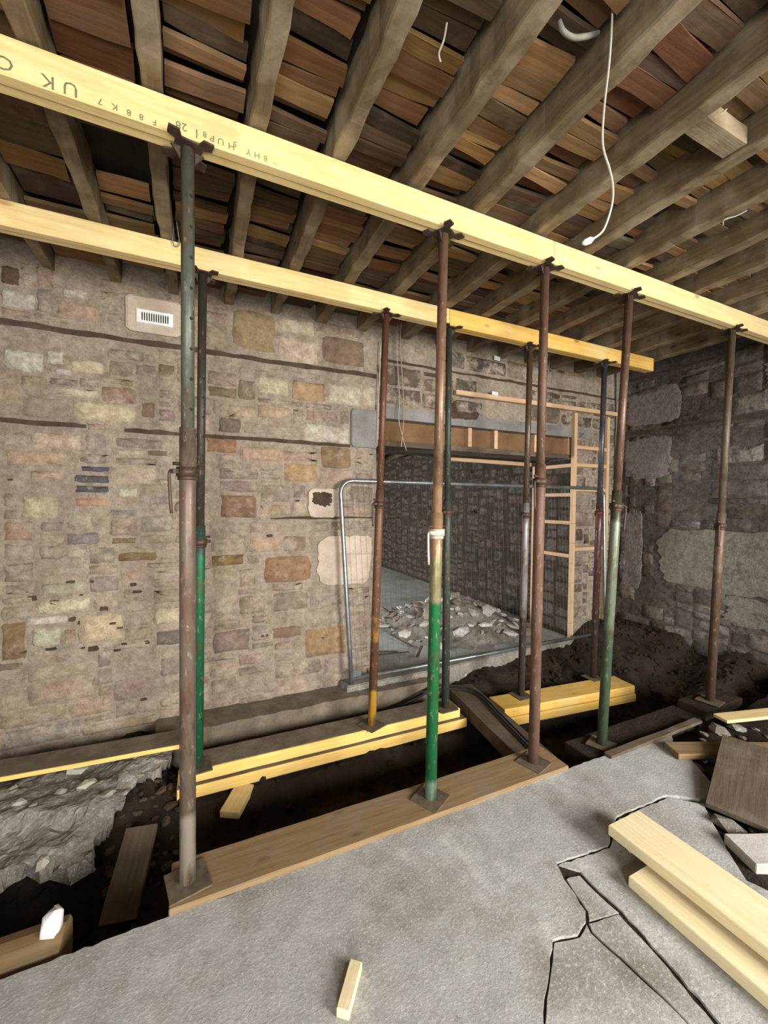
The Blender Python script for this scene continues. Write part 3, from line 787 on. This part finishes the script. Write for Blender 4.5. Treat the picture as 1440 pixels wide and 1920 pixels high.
def prop(base, top, collar_z, low, high, label, collar='cast', rot=0.0, handle=1, rust=.5, thread=.10, gloss=.5, grp=None):
    base, top = Vector(base), Vector(top)
    d = top-base; L = d.length
    e = empty('steel_prop', base, label, 'prop', grp)
    e.rotation_mode = 'QUATERNION'; e.rotation_quaternion = Vector((0, 0, 1)).rotation_difference(d.normalized())
    cz = (collar_z-base.z)
    ml = tube_mat('prop lower tube', low, rustamt=rust, rough=gloss); mu = tube_mat('prop upper tube', high, rustamt=rust, rough=gloss)
    tube('outer_tube', [(0, 0, .008), (0, 0, cz-.12), (0, 0, cz+thread)], .0302, ml, e, 18)
    V, Fc = tube_vf([(0, 0, cz+thread-.02), (0, 0, L-.008)], .0242, 16)
    tu = mesh('inner_tube', V, Fc, mu, e, True)
    # pin holes of the inner tube
    V, Fc = [], []
    z = cz+thread+.07
    while z < L-.1:
        v, f = tube_vf([(0, -.0245, z), (0, -.0235, z)], .0068, 8, base=len(V)); V += v; Fc += f; z += .115
    for i, v in enumerate(V):
        x, y, zz = v; a = rot+.35; V[i] = (x*math.cos(a)-y*math.sin(a), x*math.sin(a)+y*math.cos(a), zz)
    if V: h = mesh('pin_hole', V, Fc, M['dark'], tu); h['kind'] = 'stuff'
    bm = bmesh.new(); plate(bm, .15, .007, 0); o = bm_obj('base_plate', bm, M['plate'], e); o.rotation_euler.z = rot
    bm = bmesh.new(); plate(bm, .155, .007, L-.007, .030)
    for sx in (-1, 1):
        for sy in (-1, 1):
            v = [bm.verts.new(q) for q in ((sx*.026, sy*.004, L-.008), (sx*.060, sy*.004, L-.008), (sx*.026, sy*.004, L-.05), (sx*.026, -sy*.002, L-.008), (sx*.060, -sy*.002, L-.008), (sx*.026, -sy*.002, L-.05))]
            bm.faces.new(v[:3]); bm.faces.new(v[3:])
    o = bm_obj('head_plate', bm, M['rusty'], e); o.rotation_euler.z = rot
    bm = bmesh.new(); ring(bm, .0295, .041, cz-.018, cz+.018); ring(bm, .0295, .036, cz-.032, cz-.016)
    c = bm_obj('collar_nut', bm, M[collar], e, True)
    for s in (-1, 1):
        ear = bmesh.new(); ring(ear, .006, .016, -.008, .008, 10)
        oo = bm_obj('lug', ear, M[collar], c); oo.location = (s*.050*math.cos(rot*0+.5), s*.05*math.sin(.5), cz)
    hx = -.056*handle
    tube('handle', spline([(hx*.7, -.012, cz+.004), (hx*1.05, -.02, cz), (hx*1.12, -.022, cz-.03), (hx*1.0, -.022, cz-.16)], 5), .0062, M[collar], c, 8)
    tube('pin', [(-.052, -.008, cz+.03), (.056, .008, cz+.03)], .0065, M['cast'], e, 8)
    return e
def PZ(px, py, Y): return onY(px, py, Y)
RUST, RUST2, GRN, GRN2, OLIVE = (94, 72, 58), (116, 90, 70), (28, 96, 54), (84, 118, 98), (120, 116, 80)
FT = BZ-.0005   # prop tops against the beams
def pr(bx, tx, Y, bz, cy, low, high, label, **kw):
    cx = (bx[0]+tx[0])/2
    b = onY(bx[0], bx[1], Y); t = onY(tx[0], tx[1], Y); c = onY(cx, cy, Y)
    return prop((b.x, Y, bz), (t.x, Y, FT), c.z, low, high, label, **kw)
SOLE_Z, SB_Z, SR_Z = .022, -.085, -.14
pr((352, 1640), (352, 285), 1.772, SOLE_Z, 885, [(0, (150, 140, 126)), (.28, (100, 86, 74))], [(0, (92, 92, 80)), (.7, (82, 86, 74))],
   'thick grey-green steel prop at the cut end of the front sole board', rust=.45, thread=.17, gloss=.42, rot=.2)
pr((807, 1495), (832, 445), 1.772, SOLE_Z, 998, [(0, (120, 150, 124)), (.1, GRN), (1.02, OLIVE), (1.25, (140, 112, 84))], [(0, (150, 120, 92)), (1.6, RUST2)],
   'steel prop with bright green lower tube and pale collar', collar='cast_pale', rust=.25, gloss=.35, rot=.5)
pr((1000, 1440), (1022, 505), 1.772, SOLE_Z, 903, [(0, (104, 80, 68))], [(0, RUST)], 'rusty brown steel prop at the end of the front sole board beside the cross timber', rust=.6, rot=.3, gloss=.6)
pr((1128, 1390), (1180, 555), 1.772, -.012, 948, [(0, (68, 86, 66)), (.75, (98, 108, 90)), (1.45, (62, 62, 50))], [(0, (76, 66, 54)), (.9, RUST)],
   'leaning steel prop with dull green lower tube, its foot down in the trench', rust=.3, gloss=.38, handle=-1, rot=.4)
pr((1331, 1318), (1373, 620), 1.772, .03, 985, [(0, (84, 66, 54)), (1.0, (104, 90, 76))], [(0, (94, 82, 68))], 'brown steel prop standing closest to the dark side wall', rust=.5, rot=.2)
pr((371, 1440), (380, 520), 2.70, SB_Z, 1016, [(0, (30, 92, 58)), (1.3, (48, 70, 58))], [(0, (84, 62, 50)), (.9, (62, 56, 48))],
   'slim dark steel prop with green lower tube below the white vent', rust=.25, rot=.1)
pr((697, 1360), (724, 590), 2.70, SB_Z, 945, [(0, (196, 148, 52)), (.26, (96, 66, 46)), (.62, (164, 122, 58)), (.8, (100, 70, 50))], [(0, (96, 62, 44))],
   'rusty steel prop with yellow paint near its foot, at the edge of the stone wall', rust=.55, rot=.4)
pr((835, 1330), (842, 620), 2.70, SB_Z, 960, [(0, (60, 66, 58))], [(0, (56, 62, 54))], 'dark steel prop mostly hidden behind the bright green one', rust=.3)
pr((977, 1300), (994, 650), 2.70, SR_Z, 965, [(0, (70, 62, 58)), (.7, (128, 124, 122))], [(0, (88, 70, 54))], 'slim dark steel prop in front of the rubble heap, on the yellow rear sole', rust=.4, gloss=.35)
pr((1112, 1277), (1134, 678), 2.70, SR_Z, 962, [(0, (64, 52, 48)), (.8, (70, 46, 46))], [(0, (58, 62, 68))], 'dark steel prop with red-brown collar, in front of the narrow stud frame', collar='cast_red', rust=.35, gloss=.3)

# ------------------------------------------------------------------ sole timbers
xs0, xs1 = -.092, 1.97
o = timber('sole_board', xs1-xs0, .225, .07, M['sole'], (xs0, SLAB_Y+.118, SOLE_Z-.07), -.004, None, .003, 16, .005, 2)
tag(o, 'wide brown sole board along the slab edge, under the green and rusty props', 'timber')
o = timber('packing_timber', 1.18, .2, .07, M['soil'], (2.2, 1.80, -.087), .01, None, .004, 10, .005, 31)  # soil colour on both pads puts the trench shade into them
tag(o, 'dark soil-coloured timber pad in the trench under the leaning green prop', 'timber')
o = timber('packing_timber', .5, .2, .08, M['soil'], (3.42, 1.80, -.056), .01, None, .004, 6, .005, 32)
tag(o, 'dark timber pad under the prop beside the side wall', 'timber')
yb = 2.665
o = timber('rear_sole_timber', 2.0, .2, .072, M['sole_dusty'], (-.09, yb+.11, SB_Z-.076), -.012, None, .002, 14, .004, 12)
d = timber('dust_layer', 1.99, .19, .0025, M['dust'], (.005, .006, .0718), 0, o, .0015, 20, 0, 4)
tag(o, 'upper of two stacked yellow timbers under the rear props, dusty on top', 'timber')
o = timber('rear_sole_timber', 2.06, .21, .072, M['sole_dusty'], (-.10, yb+.09, SB_Z-.154), -.012, None, .002, 14, .004, 13)
d = timber('dust_layer', 2.05, .20, .0022, M['dust'], (.005, .0, .0718), 0, o, .0012, 20, 0, 6)
tag(o, 'lower of two stacked yellow timbers under the rear props, slightly proud in front', 'timber')
yr = onZ(945, 1335, SR_Z); yr2 = onZ(1185, 1290, SR_Z); ang = math.atan2(yr2.y-yr.y, yr2.x-yr.x)
nrm = Vector((-math.sin(ang), math.cos(ang)))
for k in range(2):
    o = timber('rear_sole_timber', 1.42, .23, .07, M['fresh_y'], (yr.x+.03+nrm.x*.115, yr.y+.02+nrm.y*(.118-.012*k), SR_Z-.07*(k+1)-.001*k), ang, None, .002, 10, .004, 14+k)
    tag(o, 'upper deep yellow timber under the far rear props, skewed towards the side wall' if k == 0 else 'lower deep yellow timber bedded in soil beneath the skewed one', 'timber')
# cross timber over the trench
o = timber_between('cross_timber', (2.015, 1.92, -.20), (2.155, 3.02, -.20), .24, .10, M['old'], None, .004, 22, seg=10)
tag(o, 'grey old timber laid across the trench with black cables on it', 'timber')
# plank at the foot of the wall on the left
o = timber('plank', 1.95, .19, .026, M['sole_dusty'], (-2.02, 3.075, -.028), -.07, None, .0015, 14, .002, 17)
d = timber('dust_layer', 1.94, .184, .0025, M['dust'], (.004, .002, .0258), 0, o, .0012, 20, 0, 8)
tag(o, 'dusty plank with a bright yellow edge lying at the foot of the stone wall', 'plank')
# sloping board and old beam end in the left end of the trench
o = timber_between('old_board', onZ(268, 1552, -.17), onZ(222, 1735, -.36), .15, .03, M['old'], None, .004, 25)
tag(o, 'brown soil-covered board sloping down into the left end of the trench', 'board')
lg0 = Vector((-2.0, 1.80, -.17)); lg1 = Vector((-.43, 1.785, -.17))
V, Fc = [], []
n, sd = 16, 14
for i in range(n+1):
    t = i/n; c = lg0.lerp(lg1, t)
    for k in range(sd):
        a = 2*math.pi*k/sd; q = (abs(math.cos(a))**3.2+abs(math.sin(a))**3.2)**(-1/3.2)
        rr = .105*q*(1+.05*fbm(c.x, math.cos(a), math.sin(a), 3))
        V.append((c.x, c.y+rr*math.cos(a)*.95, c.z+.06+rr*math.sin(a)))
for i in range(n):
    for k in range(sd): a = i*sd+k; b = i*sd+(k+1) % sd; Fc.append((a, b, b+sd, a+sd))
Fc += [tuple(range(sd))[::-1], tuple(n*sd+k for k in range(sd))]
o = mesh('old_beam', V, Fc, M['sole'], None, False, lg0)
tag(o, 'old rounded timber beam end lying in the trench beside the slab', 'beam')
sp = onZ(100, 1738, .0)
V, Fc = tube_vf([sp+Vector((-.02, .0, -.085)), sp+Vector((-.012, -.005, -.03)), sp+Vector((0, -.01, .02)), sp+Vector((.006, -.016, .055)), sp+Vector((.01, -.02, .078))], [.018, .032, .036, .028, .010], 9)
rs = random.Random(3); V = [tuple(Vector(v)+Vector((rs.uniform(-.006, .006), rs.uniform(-.006, .006), rs.uniform(-.01, .01)))) for v in V]
o = mesh('wood_splinter', V, Fc, M['white'], None, True, sp)
tag(o, 'white broken splinter on the end of the old rounded beam', 'splinter')

# ------------------------------------------------------------------ temporary fence panel leaning in the opening
f0, f1 = onZ(657, 1276, 0), onZ(1136, 1192, 0)
FY0, FY1, FH = 3.205, 3.268, 1.70
fx0, fx1 = 1.195, 4.33
fe = empty('fence_panel', (fx0, FY0, .018), 'galvanised temporary fence panel with wire mesh leaning in the opening', 'fence')
lean = (FY1-FY0)/FH
def fp(u, v): return Vector((u, v*lean, v))
W_ = fx1-fx0; rr = .11
pts = [fp(0, -.012)]+[fp(0, v) for v in (.3, .8, 1.3, FH-rr)]
for k in range(1, 7):
    a = math.pi/2*k/6; pts.append(fp(rr-rr*math.cos(a), FH-rr+rr*math.sin(a)))
pts += [fp(W_*q, FH) for q in (.25, .5, .75)]
for k in range(0, 7):
    a = math.pi/2*k/6; pts.append(fp(W_-rr+rr*math.sin(a), FH-rr+rr*math.cos(a)))
pts += [fp(W_, v) for v in (1.0, .5, -.012)]
sk = -.055
pts = [Vector((p.x+sk*p.z*(1-p.x/W_), p.y, p.z)) for p in pts]
tube('tube_frame', pts, .0185, M['galv'], fe, 12)
tube('bottom_rail', [fp(0, .03), fp(W_, .03)], .017, M['galv'], fe, 10)
for k in range(1):
    bm = bmesh.new(); ring(bm, .004, .045, -.003, .003, 12); o = bm_obj('corner_plate', bm, M['galv'], fe); o.location = fp(.045, .06); o.rotation_euler = (math.pi/2, 0, 0)
V, Fc = [], []
nw = 62
for k in range(1, nw):
    u = W_*k/nw; s0 = sk*(1-k/nw)
    v, f = tube_vf([fp(u, .03), fp(u+s0*FH, FH)], 0.0009, 4, False, len(V)); V += v; Fc += f
for vv in (.2, .42, .64, .86, 1.08, 1.3, 1.5):
    v, f = tube_vf([fp(sk*vv, vv), fp(W_, vv)], 0.0009, 4, False, len(V)); V += v; Fc += f
o = mesh('wire_mesh', V, Fc, M['mesh_wire'], fe); o['kind'] = 'stuff'

# ------------------------------------------------------------------ stud framing and header boxing at the opening
fd = WY-.048
se = empty('stud_frame', (3.86, fd, .0), 'softwood stud frame with noggins lining the right side of the opening', 'frame')
def st(name, a, b, W, T, mat='stud', up=(0, 1, 0), sd=0, par=None):
    par = par or se
    o = timber_between(name, Vector(a)-Vector(par.location), Vector(b)-Vector(par.location), W, T, M[mat], par, .001, sd, up, .002)
    return o
x1, x2 = 3.90, 4.44
st('stud', (x1, fd, .002), (x1, fd, 2.56), .045, .045, sd=41)
st('stud', (x2, fd, .002), (x2, fd, 2.56), .045, .045, sd=42)
yb2 = 3.90
st('stud', (3.885, yb2, .002), (3.885, yb2, 2.0), .07, .045, up=(1, 0, 0), sd=43)
for i, z in enumerate((2.18, 1.98, 1.70, 1.40, 1.02, .60)):
    st('noggin', (x1+.024, fd+.004, z), (x2-.024, fd+.004, z), .042, .04, up=(0, 1, 0), sd=50+i) if i in (0, 1, 2, 4) else None
for i, z in enumerate((1.955, 1.62, 1.30, .92)):
    st('noggin', (3.90, fd+.047, z), (3.90, yb2-.036, z), .05, .04, up=(0, 0, 1), sd=60+i)
o = timber_between('wall_batten', (2.27, WY-.040, 2.575), (4.62, WY-.040, 2.585), .04, .045, M['stud'], None, .0012, 71)
tag(o, 'long pink-brown softwood batten fixed across the wall above the opening', 'batten')
def hb(name, x0, x1, y0, y1, z0, z1, mat):
    o = boxes(name, [(x0, x1, y0, y1, z0, z1)], M[mat], wall_back); return o
hxs = [OX0+.005]+[onY(px, 830, WY+.05).x for px in (877, 926, 1001, 1064)]
for a, b in zip(hxs, hxs[1:]+[OX1-.05]):
    hb('header_board', a+.002, b-.002, WY+.10, WY+.118, 2.10, LZ0-.001, 'brown_ply')
for x in hxs:
    hb('short_stud', x-.002, x+.042, WY+.04, WY+.10, 2.10, LZ0-.001, 'stud')
hb('bottom_plate', OX0+.005, OX1-.05, WY+.03, WY+.36, 2.05, 2.10, 'old')
o = timber_between('rear_batten', (2.58, 3.93, 2.015), (3.84, 3.93, 2.0), .045, .045, M['stud'], None, .001, 73)
tag(o, 'softwood batten along the inner edge of the header', 'batten')
for i, (px, py, sz) in enumerate(((932, 672, (.075, .004, .042)), (928, 738, (.075, .004, .034)))):
    p = onY(px, py, WY-.028 if i == 0 else WY-.066)
    o = boxes('card_tag', [(-sz[0]/2, sz[0]/2, -.003, .003, -sz[2]/2, sz[2]/2)], M['tag']); o.location = p; o.rotation_euler = (0, .06, 0)
    tag(o, ('small white card stuck on the stone wall under the yellow beam', 'small white card on the softwood batten above the opening')[i], 'card')

# ------------------------------------------------------------------ vent
p = onY(291, 597, WY-.03)
ve = empty('vent_grille', p, 'white louvred vent grille set in a cream plaster patch', 'vent')
boxes('frame', [(-.112, .112, -.008, .006, .028, .046), (-.112, .112, -.008, .006, -.046, -.028), (-.112, -.09, -.008, .006, -.028, .028), (.09, .112, -.008, .006, -.028, .028)], M['white'], ve)
boxes('back_plate', [(-.09, .09, .004, .006, -.028, .028)], M['dark'], ve)
for k in range(13):
    x = -.086+.172*k/12
    boxes('louvre', [(x-.0035, x+.0035, -.006, .004, -.028, .028)], M['white'], ve)

# ------------------------------------------------------------------ cables
dep = Vector((1.19, .91, 0)).dot(FW)
pts = [onD(px, py, dep) for px, py in ((1149, -10), (1148, 15), (1143, 110), (1133, 200), (1130, 270), (1143, 318), (1149, 350), (1147, 385), (1132, 430), (1112, 448))]
pts[0].z = 3.19; pts[0].x = pts[1].x+.01; pts[0].y = pts[1].y+.02
cb = empty('hanging_cable', pts[0], 'pale cable hanging loose from between the ceiling joists', 'cable')
tube('sheath', [q-pts[0] for q in spline(pts, 6)], .0036, M['cable'], cb, 8)
a, b = pts[-1], onD(1092, 457, dep)
tube('connector', [a-pts[0], a.lerp(b, .25)-pts[0], a.lerp(b, .75)-pts[0], b-pts[0]], [.005, .0105, .010, .005], M['white'], cb, 10)
def wire(name, pl, rad, mat, label, cat='cable', n=6, grp=None):
    q = spline(pl, n); o = tube(name, q, rad, M[mat], None, 6, True, q[0]); return tag(o, label, cat, grp)
wire('conduit', [onZ(1048, 40, 3.10), onZ(1056, 58, 3.075), onZ(1075, 70, 3.07), onZ(1100, 68, 3.08), onZ(1122, 62, 3.15)], .009, 'cable_g', 'short curved grey conduit between joists beside the hanging cable')
wire('loose_wire', [onZ(1300, 262, 3.10), onZ(1340, 225, 3.06), onZ(1362, 205, 3.10)], .004, 'cable_d', 'pale straight wire strung between two joists above the short noggin')
wire('loose_wire', [onZ(1310, 235, 3.11), onZ(1330, 242, 3.08), onZ(1348, 252, 3.06), onZ(1360, 248, 3.09)], .004, 'cable_d', 'pale kinked wire crossing the straight one between joists')
wire('loose_wire', [onZ(838, 42, 3.10), onZ(832, 75, 3.07), onZ(823, 100, 3.05), onZ(826, 116, 3.04)], .0035, 'cable_d', 'short white wire end dangling between joists near the stamped beam')
wire('loose_wire', [onY(714, 640, WY-.035), onY(710, 740, WY-.035), onY(706, 830, WY-.035)], .0045, 'cable', 'thin white wire running straight down the wall beside the pad stone')
wire('loose_wire', [onY(745, 600, WY-.05), onY(744, 655, WY-.05), onY(749, 745, WY-.05), onY(748, 790, WY-.06), onY(762, 845, WY-.06)], .0035, 'cable', 'thin frayed white wire hanging in front of the lintel')
wire('loose_wire', [onY(753, 600, WY-.09), onY(751, 650, WY-.09), onY(757, 760, WY-.09), onY(756, 800, WY-.10), onY(752, 838, WY-.10)], .0035, 'stud', 'tan frayed cord hanging beside the white wire at the lintel', 'cord')
wire('wire_hook', [onY(325, 425, 2.64), onY(324, 455, 2.64), onY(332, 462, 2.64), onY(336, 452, 2.64), onY(331, 415, 2.64)], .003, 'cable_g', 'bent wire loop hanging in front of the rear beam near the vent', 'wire')
wire('wire_hook', [onZ(1400, 395, JZ-.01), onZ(1380, 405, JZ-.03), onZ(1358, 412, JZ-.05), onZ(1356, 422, JZ-.06)], .0028, 'cable_d', 'yellowish wire end dangling from a joist near the side wall', 'wire')
wire('corner_pipe', [onY(1157, 692, WY-.03), onY(1156, 800, WY-.03), onY(1152, 960, WY-.03)], .012, 'cable_g', 'thin grey pipe running down the corner of the two walls', 'pipe')
wire('floor_cable', [Vector((1.0, 2.96, -.235)), Vector((1.5, 2.98, -.16)), Vector((1.9, 2.99, -.085)), Vector((2.16, 2.82, -.086)), Vector((2.10, 2.4, -.088)), Vector((2.02, 2.0, -.088)), Vector((2.0, 1.86, -.09))], .009, 'cable_b', 'black cable lying along the cross timber and behind the rear sole')
wire('floor_cable', [Vector((1.1, 3.0, -.24)), Vector((1.6, 3.02, -.15)), Vector((1.95, 3.03, -.075)), Vector((2.2, 2.86, -.086)), Vector((2.14, 2.45, -.088)), Vector((2.06, 2.05, -.088)), Vector((2.05, 1.88, -.09))], .007, 'cable_b', 'thinner black cable beside the thick one on the cross timber')

# noggin between joists on the right
o = timber_between('ceiling_noggin', (1.775, .985, 3.03), (2.06, .985, 3.03), .085, .07, M['joist'], None, .003, 81)
tag(o, 'short pale noggin fixed between two ceiling joists', 'noggin')

# ------------------------------------------------------------------ loose planks and debris on the slab
pu = onZ(1140, 1545, .102); pl = onZ(1178, 1638, .052)
o = timber('plank', 1.9, .215, .046, M['plank_pale'], (pu.x+.105, pu.y, .0545), -math.pi/2+.012, None, .0015, 12, .004, 91)
tag(o, 'upper of two fresh pale planks on the slab, lapping over the other', 'plank')
o = timber('plank', 1.8, .205, .046, M['plank_pale'], (pl.x+.10, pl.y, .0), -math.pi/2+.01, None, .0015, 12, .004, 92)
tag(o, 'lower of two fresh pale planks flat on the slab', 'plank')
o = chunk('wood_block', (.10, .07, .058), M['fresh_pale'], (pu.x+.09, pu.y-.055, .025), (0, 0, .4), None, 5, .12)
tag(o, 'small splintered wood block propping up the upper fresh plank', 'block')
a, b = onZ(668, 1815, .0), onZ(642, 1912, .0)
o = timber_between('batten_offcut', b, a, .042, .03, M['plank_pale'], None, .001, 93)
tag(o, 'short pale batten offcut lying alone on the open slab', 'offcut')
oc = [onZ(430, 1535, -.30), onZ(470, 1470, -.30)]
o = timber_between('timber_offcut', oc[0]+Vector((0, -.0, .0)), oc[1]+Vector((-.04, -.07, .02)), .115, .045, M['fresh'], None, .002, 94)
tag(o, 'short tan timber offcut in the trench below the stacked timbers', 'offcut')
wd = timber_between('wood_lath', onZ(58, 1357, -.01), onZ(126, 1366, -.01), .03, .012, M['fresh_pale'], None, .001, 95)
tag(wd, 'thin white lath lying at the foot of the wall behind the yellow-edged plank', 'lath')
# strip of board along the slab edge
o = timber_between('edge_board', (2.28, 1.652, .0), (3.25, 1.665, .0), .05, .02, M['old'], None, .004, 96, seg=8)
tag(o, 'narrow splintered board along the slab edge by the leaning prop', 'board')
# debris at the right
p0, p1 = onZ(1350, 1350, .06), Vector((4.35, 1.30, .05))
o = timber_between('loose_board', p0, p1, .10, .022, M['fresh_pale'], None, .002, 97, seg=6); tag(o, 'thin pale board lying over the debris by the side wall', 'board')
p0, p1 = onZ(1258, 1412, .005), Vector((3.75, 1.02, .01))
o = timber_between('loose_board', p0, p1, .13, .035, M['sole'], None, .004, 98, seg=6); tag(o, 'brown timber with a pale sawn edge lying across the broken slab', 'board')
p0, p1 = onZ(1385, 1540, .0), Vector((3.05, 1.28, .08))
o = timber_between('loose_board', p0, p1, .26, .03, M['old'], None, .003, 99, seg=6); tag(o, 'wide grey weathered board tilted on the debris', 'board')
p0, p1 = onZ(1385, 1625, -.05), Vector((2.72, .70, -.05))
o = timber_between('timber_offcut', p0, p1, .16, .085, M['dusty_block'], None, .004, 100, seg=6); tag(o, 'pale dusty block with a clean end at the edge of the broken slab', 'block')
rr = random.Random(77)
placed = []
def free(x, y, s):
    if any((x-a)**2+(y-b)**2 < (.72*(s+c))**2 for a, b, c in placed): return False
    placed.append((x, y, s)); return True
for i in range(240):
    x = rr.uniform(2.3, 3.6); y = rr.uniform(.75, 1.6)
    if x < 2.62+.35*(y-1.2)+(.35 if y > 1.45 else 0) and y > 1.1: continue
    if y < 1.0 and x < 2.9: continue
    s = rr.uniform(.03, .11)
    if not free(x, y, s): continue
    o = chunk('stone_fragment', (s*1.4, s, s*.6), M['concrete_b'], (x, y, ground_z(x, y)+s*.15), (rr.uniform(-.3, .3), rr.uniform(-.3, .3), rr.uniform(0, 6)), None, i)
    tag(o, 'lump of broken concrete among the boards at the broken slab edge', 'fragment', 'broken concrete lumps by the side wall')
for i in range(26):
    x = rr.uniform(-1.2, -.28); y = rr.uniform(2.15, 2.95)
    if x > -.16-max(0, (2.98-y))*.62: continue
    s = rr.uniform(.025, .08)
    if not free(x, y, s): continue
    o = chunk('stone_fragment', (s*1.5, s, s*.7), M['rubble'], (x, y, bs_z(x, y)+s*.12), (rr.uniform(-.4, .4), rr.uniform(-.4, .4), rr.uniform(0, 6)), None, 200+i)
    o.color = c4(vary((200, 200, 190), rr, 20))
    tag(o, 'pale chip of rubble on the broken slab beside the trench', 'fragment', 'pale chips on the broken slab')
for i in range(160):
    x = rr.uniform(-.42, -.06); y = rr.uniform(2.25, 2.98)
    if x < -.16-max(0, (2.98-y))*.62: continue
    s = rr.uniform(.02, .06)
    if not free(x, y, s): continue
    o = chunk('earth_lump', (s*1.4, s, s*.7), M['bond'], (x, y, ground_z(x, y)+s*.2), (rr.uniform(-.4, .4), rr.uniform(-.4, .4), rr.uniform(0, 6)), None, 700+i)
    tag(o, 'lump of brown earth on the slope between the broken slab and the trench', 'lump', 'earth lumps on the slope')
# bricks and stones under the edge of the back room floor
for i, (px, py, c, nm) in enumerate(((835, 1268, 'red_brick', 'red brick with worn holes under the fence panel'), (868, 1262, 'plaster', 'cream stone beside the red brick under the fence panel'))):
    p = onY(px, py, 3.27)
    o = chunk(('brick', 'loose_stone')[i], (.2, .12, .075), M[c], p+Vector((0, .0, 0)), (0, 0, .1), None, 300+i, .06); tag(o, nm, ('brick', 'stone')[i])

# ------------------------------------------------------------------ rubble heap in the back room
hc = Vector((2.95, 4.35))
def heap_z(x, y):
    d = math.hypot((x-hc.x)/1.0, (y-hc.y)/.95)
    return max(-.02, .30*(1-sstep(.05, 1.0, d))+.06*fbm(x, y, 1, 4)*(1-sstep(.7, 1.1, d)))-.004
o = grid('rubble_heap', 2.05, 3.98, 3.40, 5.4, .05, heap_z, M['concrete_b'], room2, smooth=False); o['kind'] = 'stuff'
placed = []
def free(x, y, s):
    if any((x-a)**2+(y-b)**2 < (.72*(s+c))**2 for a, b, c in placed): return False
    placed.append((x, y, s)); return True
for i in range(900):
    a, q = rr.uniform(0, 6.28), rr.random()**.55
    x, y = hc.x+math.cos(a)*q*.95, hc.y+math.sin(a)*q*.95
    s = rr.uniform(.05, .2)*(1.15-.4*q)
    if x > 3.84 or y < 3.6 or len(placed) > 150 or not free(x, y, s): continue
    o = chunk('plaster_fragment', (s*1.5, s, s*.5), M['rubble'], (x, y, max(0, heap_z(x, y))+s*.16), (rr.uniform(-.6, .6), rr.uniform(-.6, .6), rr.uniform(0, 6)), None, 400+i)
    o.color = c4(vary(rr.choice([(255, 255, 252), (215, 208, 198), (240, 236, 230), (176, 160, 146)]), rr, 8))
    tag(o, 'broken plaster fragment on the rubble heap beyond the opening', 'fragment', 'plaster fragments on the rubble heap')
nl = 0
def not_free(x, y): return any((x-a)**2+(y-b)**2 < (.85*c+.03)**2 for a, b, c in placed)
for i in range(120):
    a, q = rr.uniform(2.2, 5.0), rr.uniform(.8, 1.7)
    x, y = hc.x+math.cos(a)*q*.95, hc.y+.1+math.sin(a)*q*.75
    if x > 3.5 or y < 3.5: continue
    an = rr.uniform(0, 3.14); L = rr.uniform(.22, .5)
    if any(not_free(x+math.cos(an)*L*q2, y+math.sin(an)*L*q2) for q2 in (-.5, -.25, 0, .25, .5)): continue
    placed += [(x+math.cos(an)*L*q2, y+math.sin(an)*L*q2, .05) for q2 in (-.5, -.25, 0, .25, .5)]
    c = Vector((x, y, max(0, heap_z(x, y))+.03)); dv = Vector((math.cos(an), math.sin(an), rr.uniform(-.08, .12)))*L*.5
    if (c+dv).x > 3.92 or (c-dv).x > 3.92: continue
    nl = nl+1
    if nl > 16: break
    o = timber_between('lath', c-dv, c+dv, .03, .009, M['old'], None, .001, 500+i)
    tag(o, 'broken lath strip on the rubble heap beyond the opening', 'lath', 'broken laths on the rubble heap')
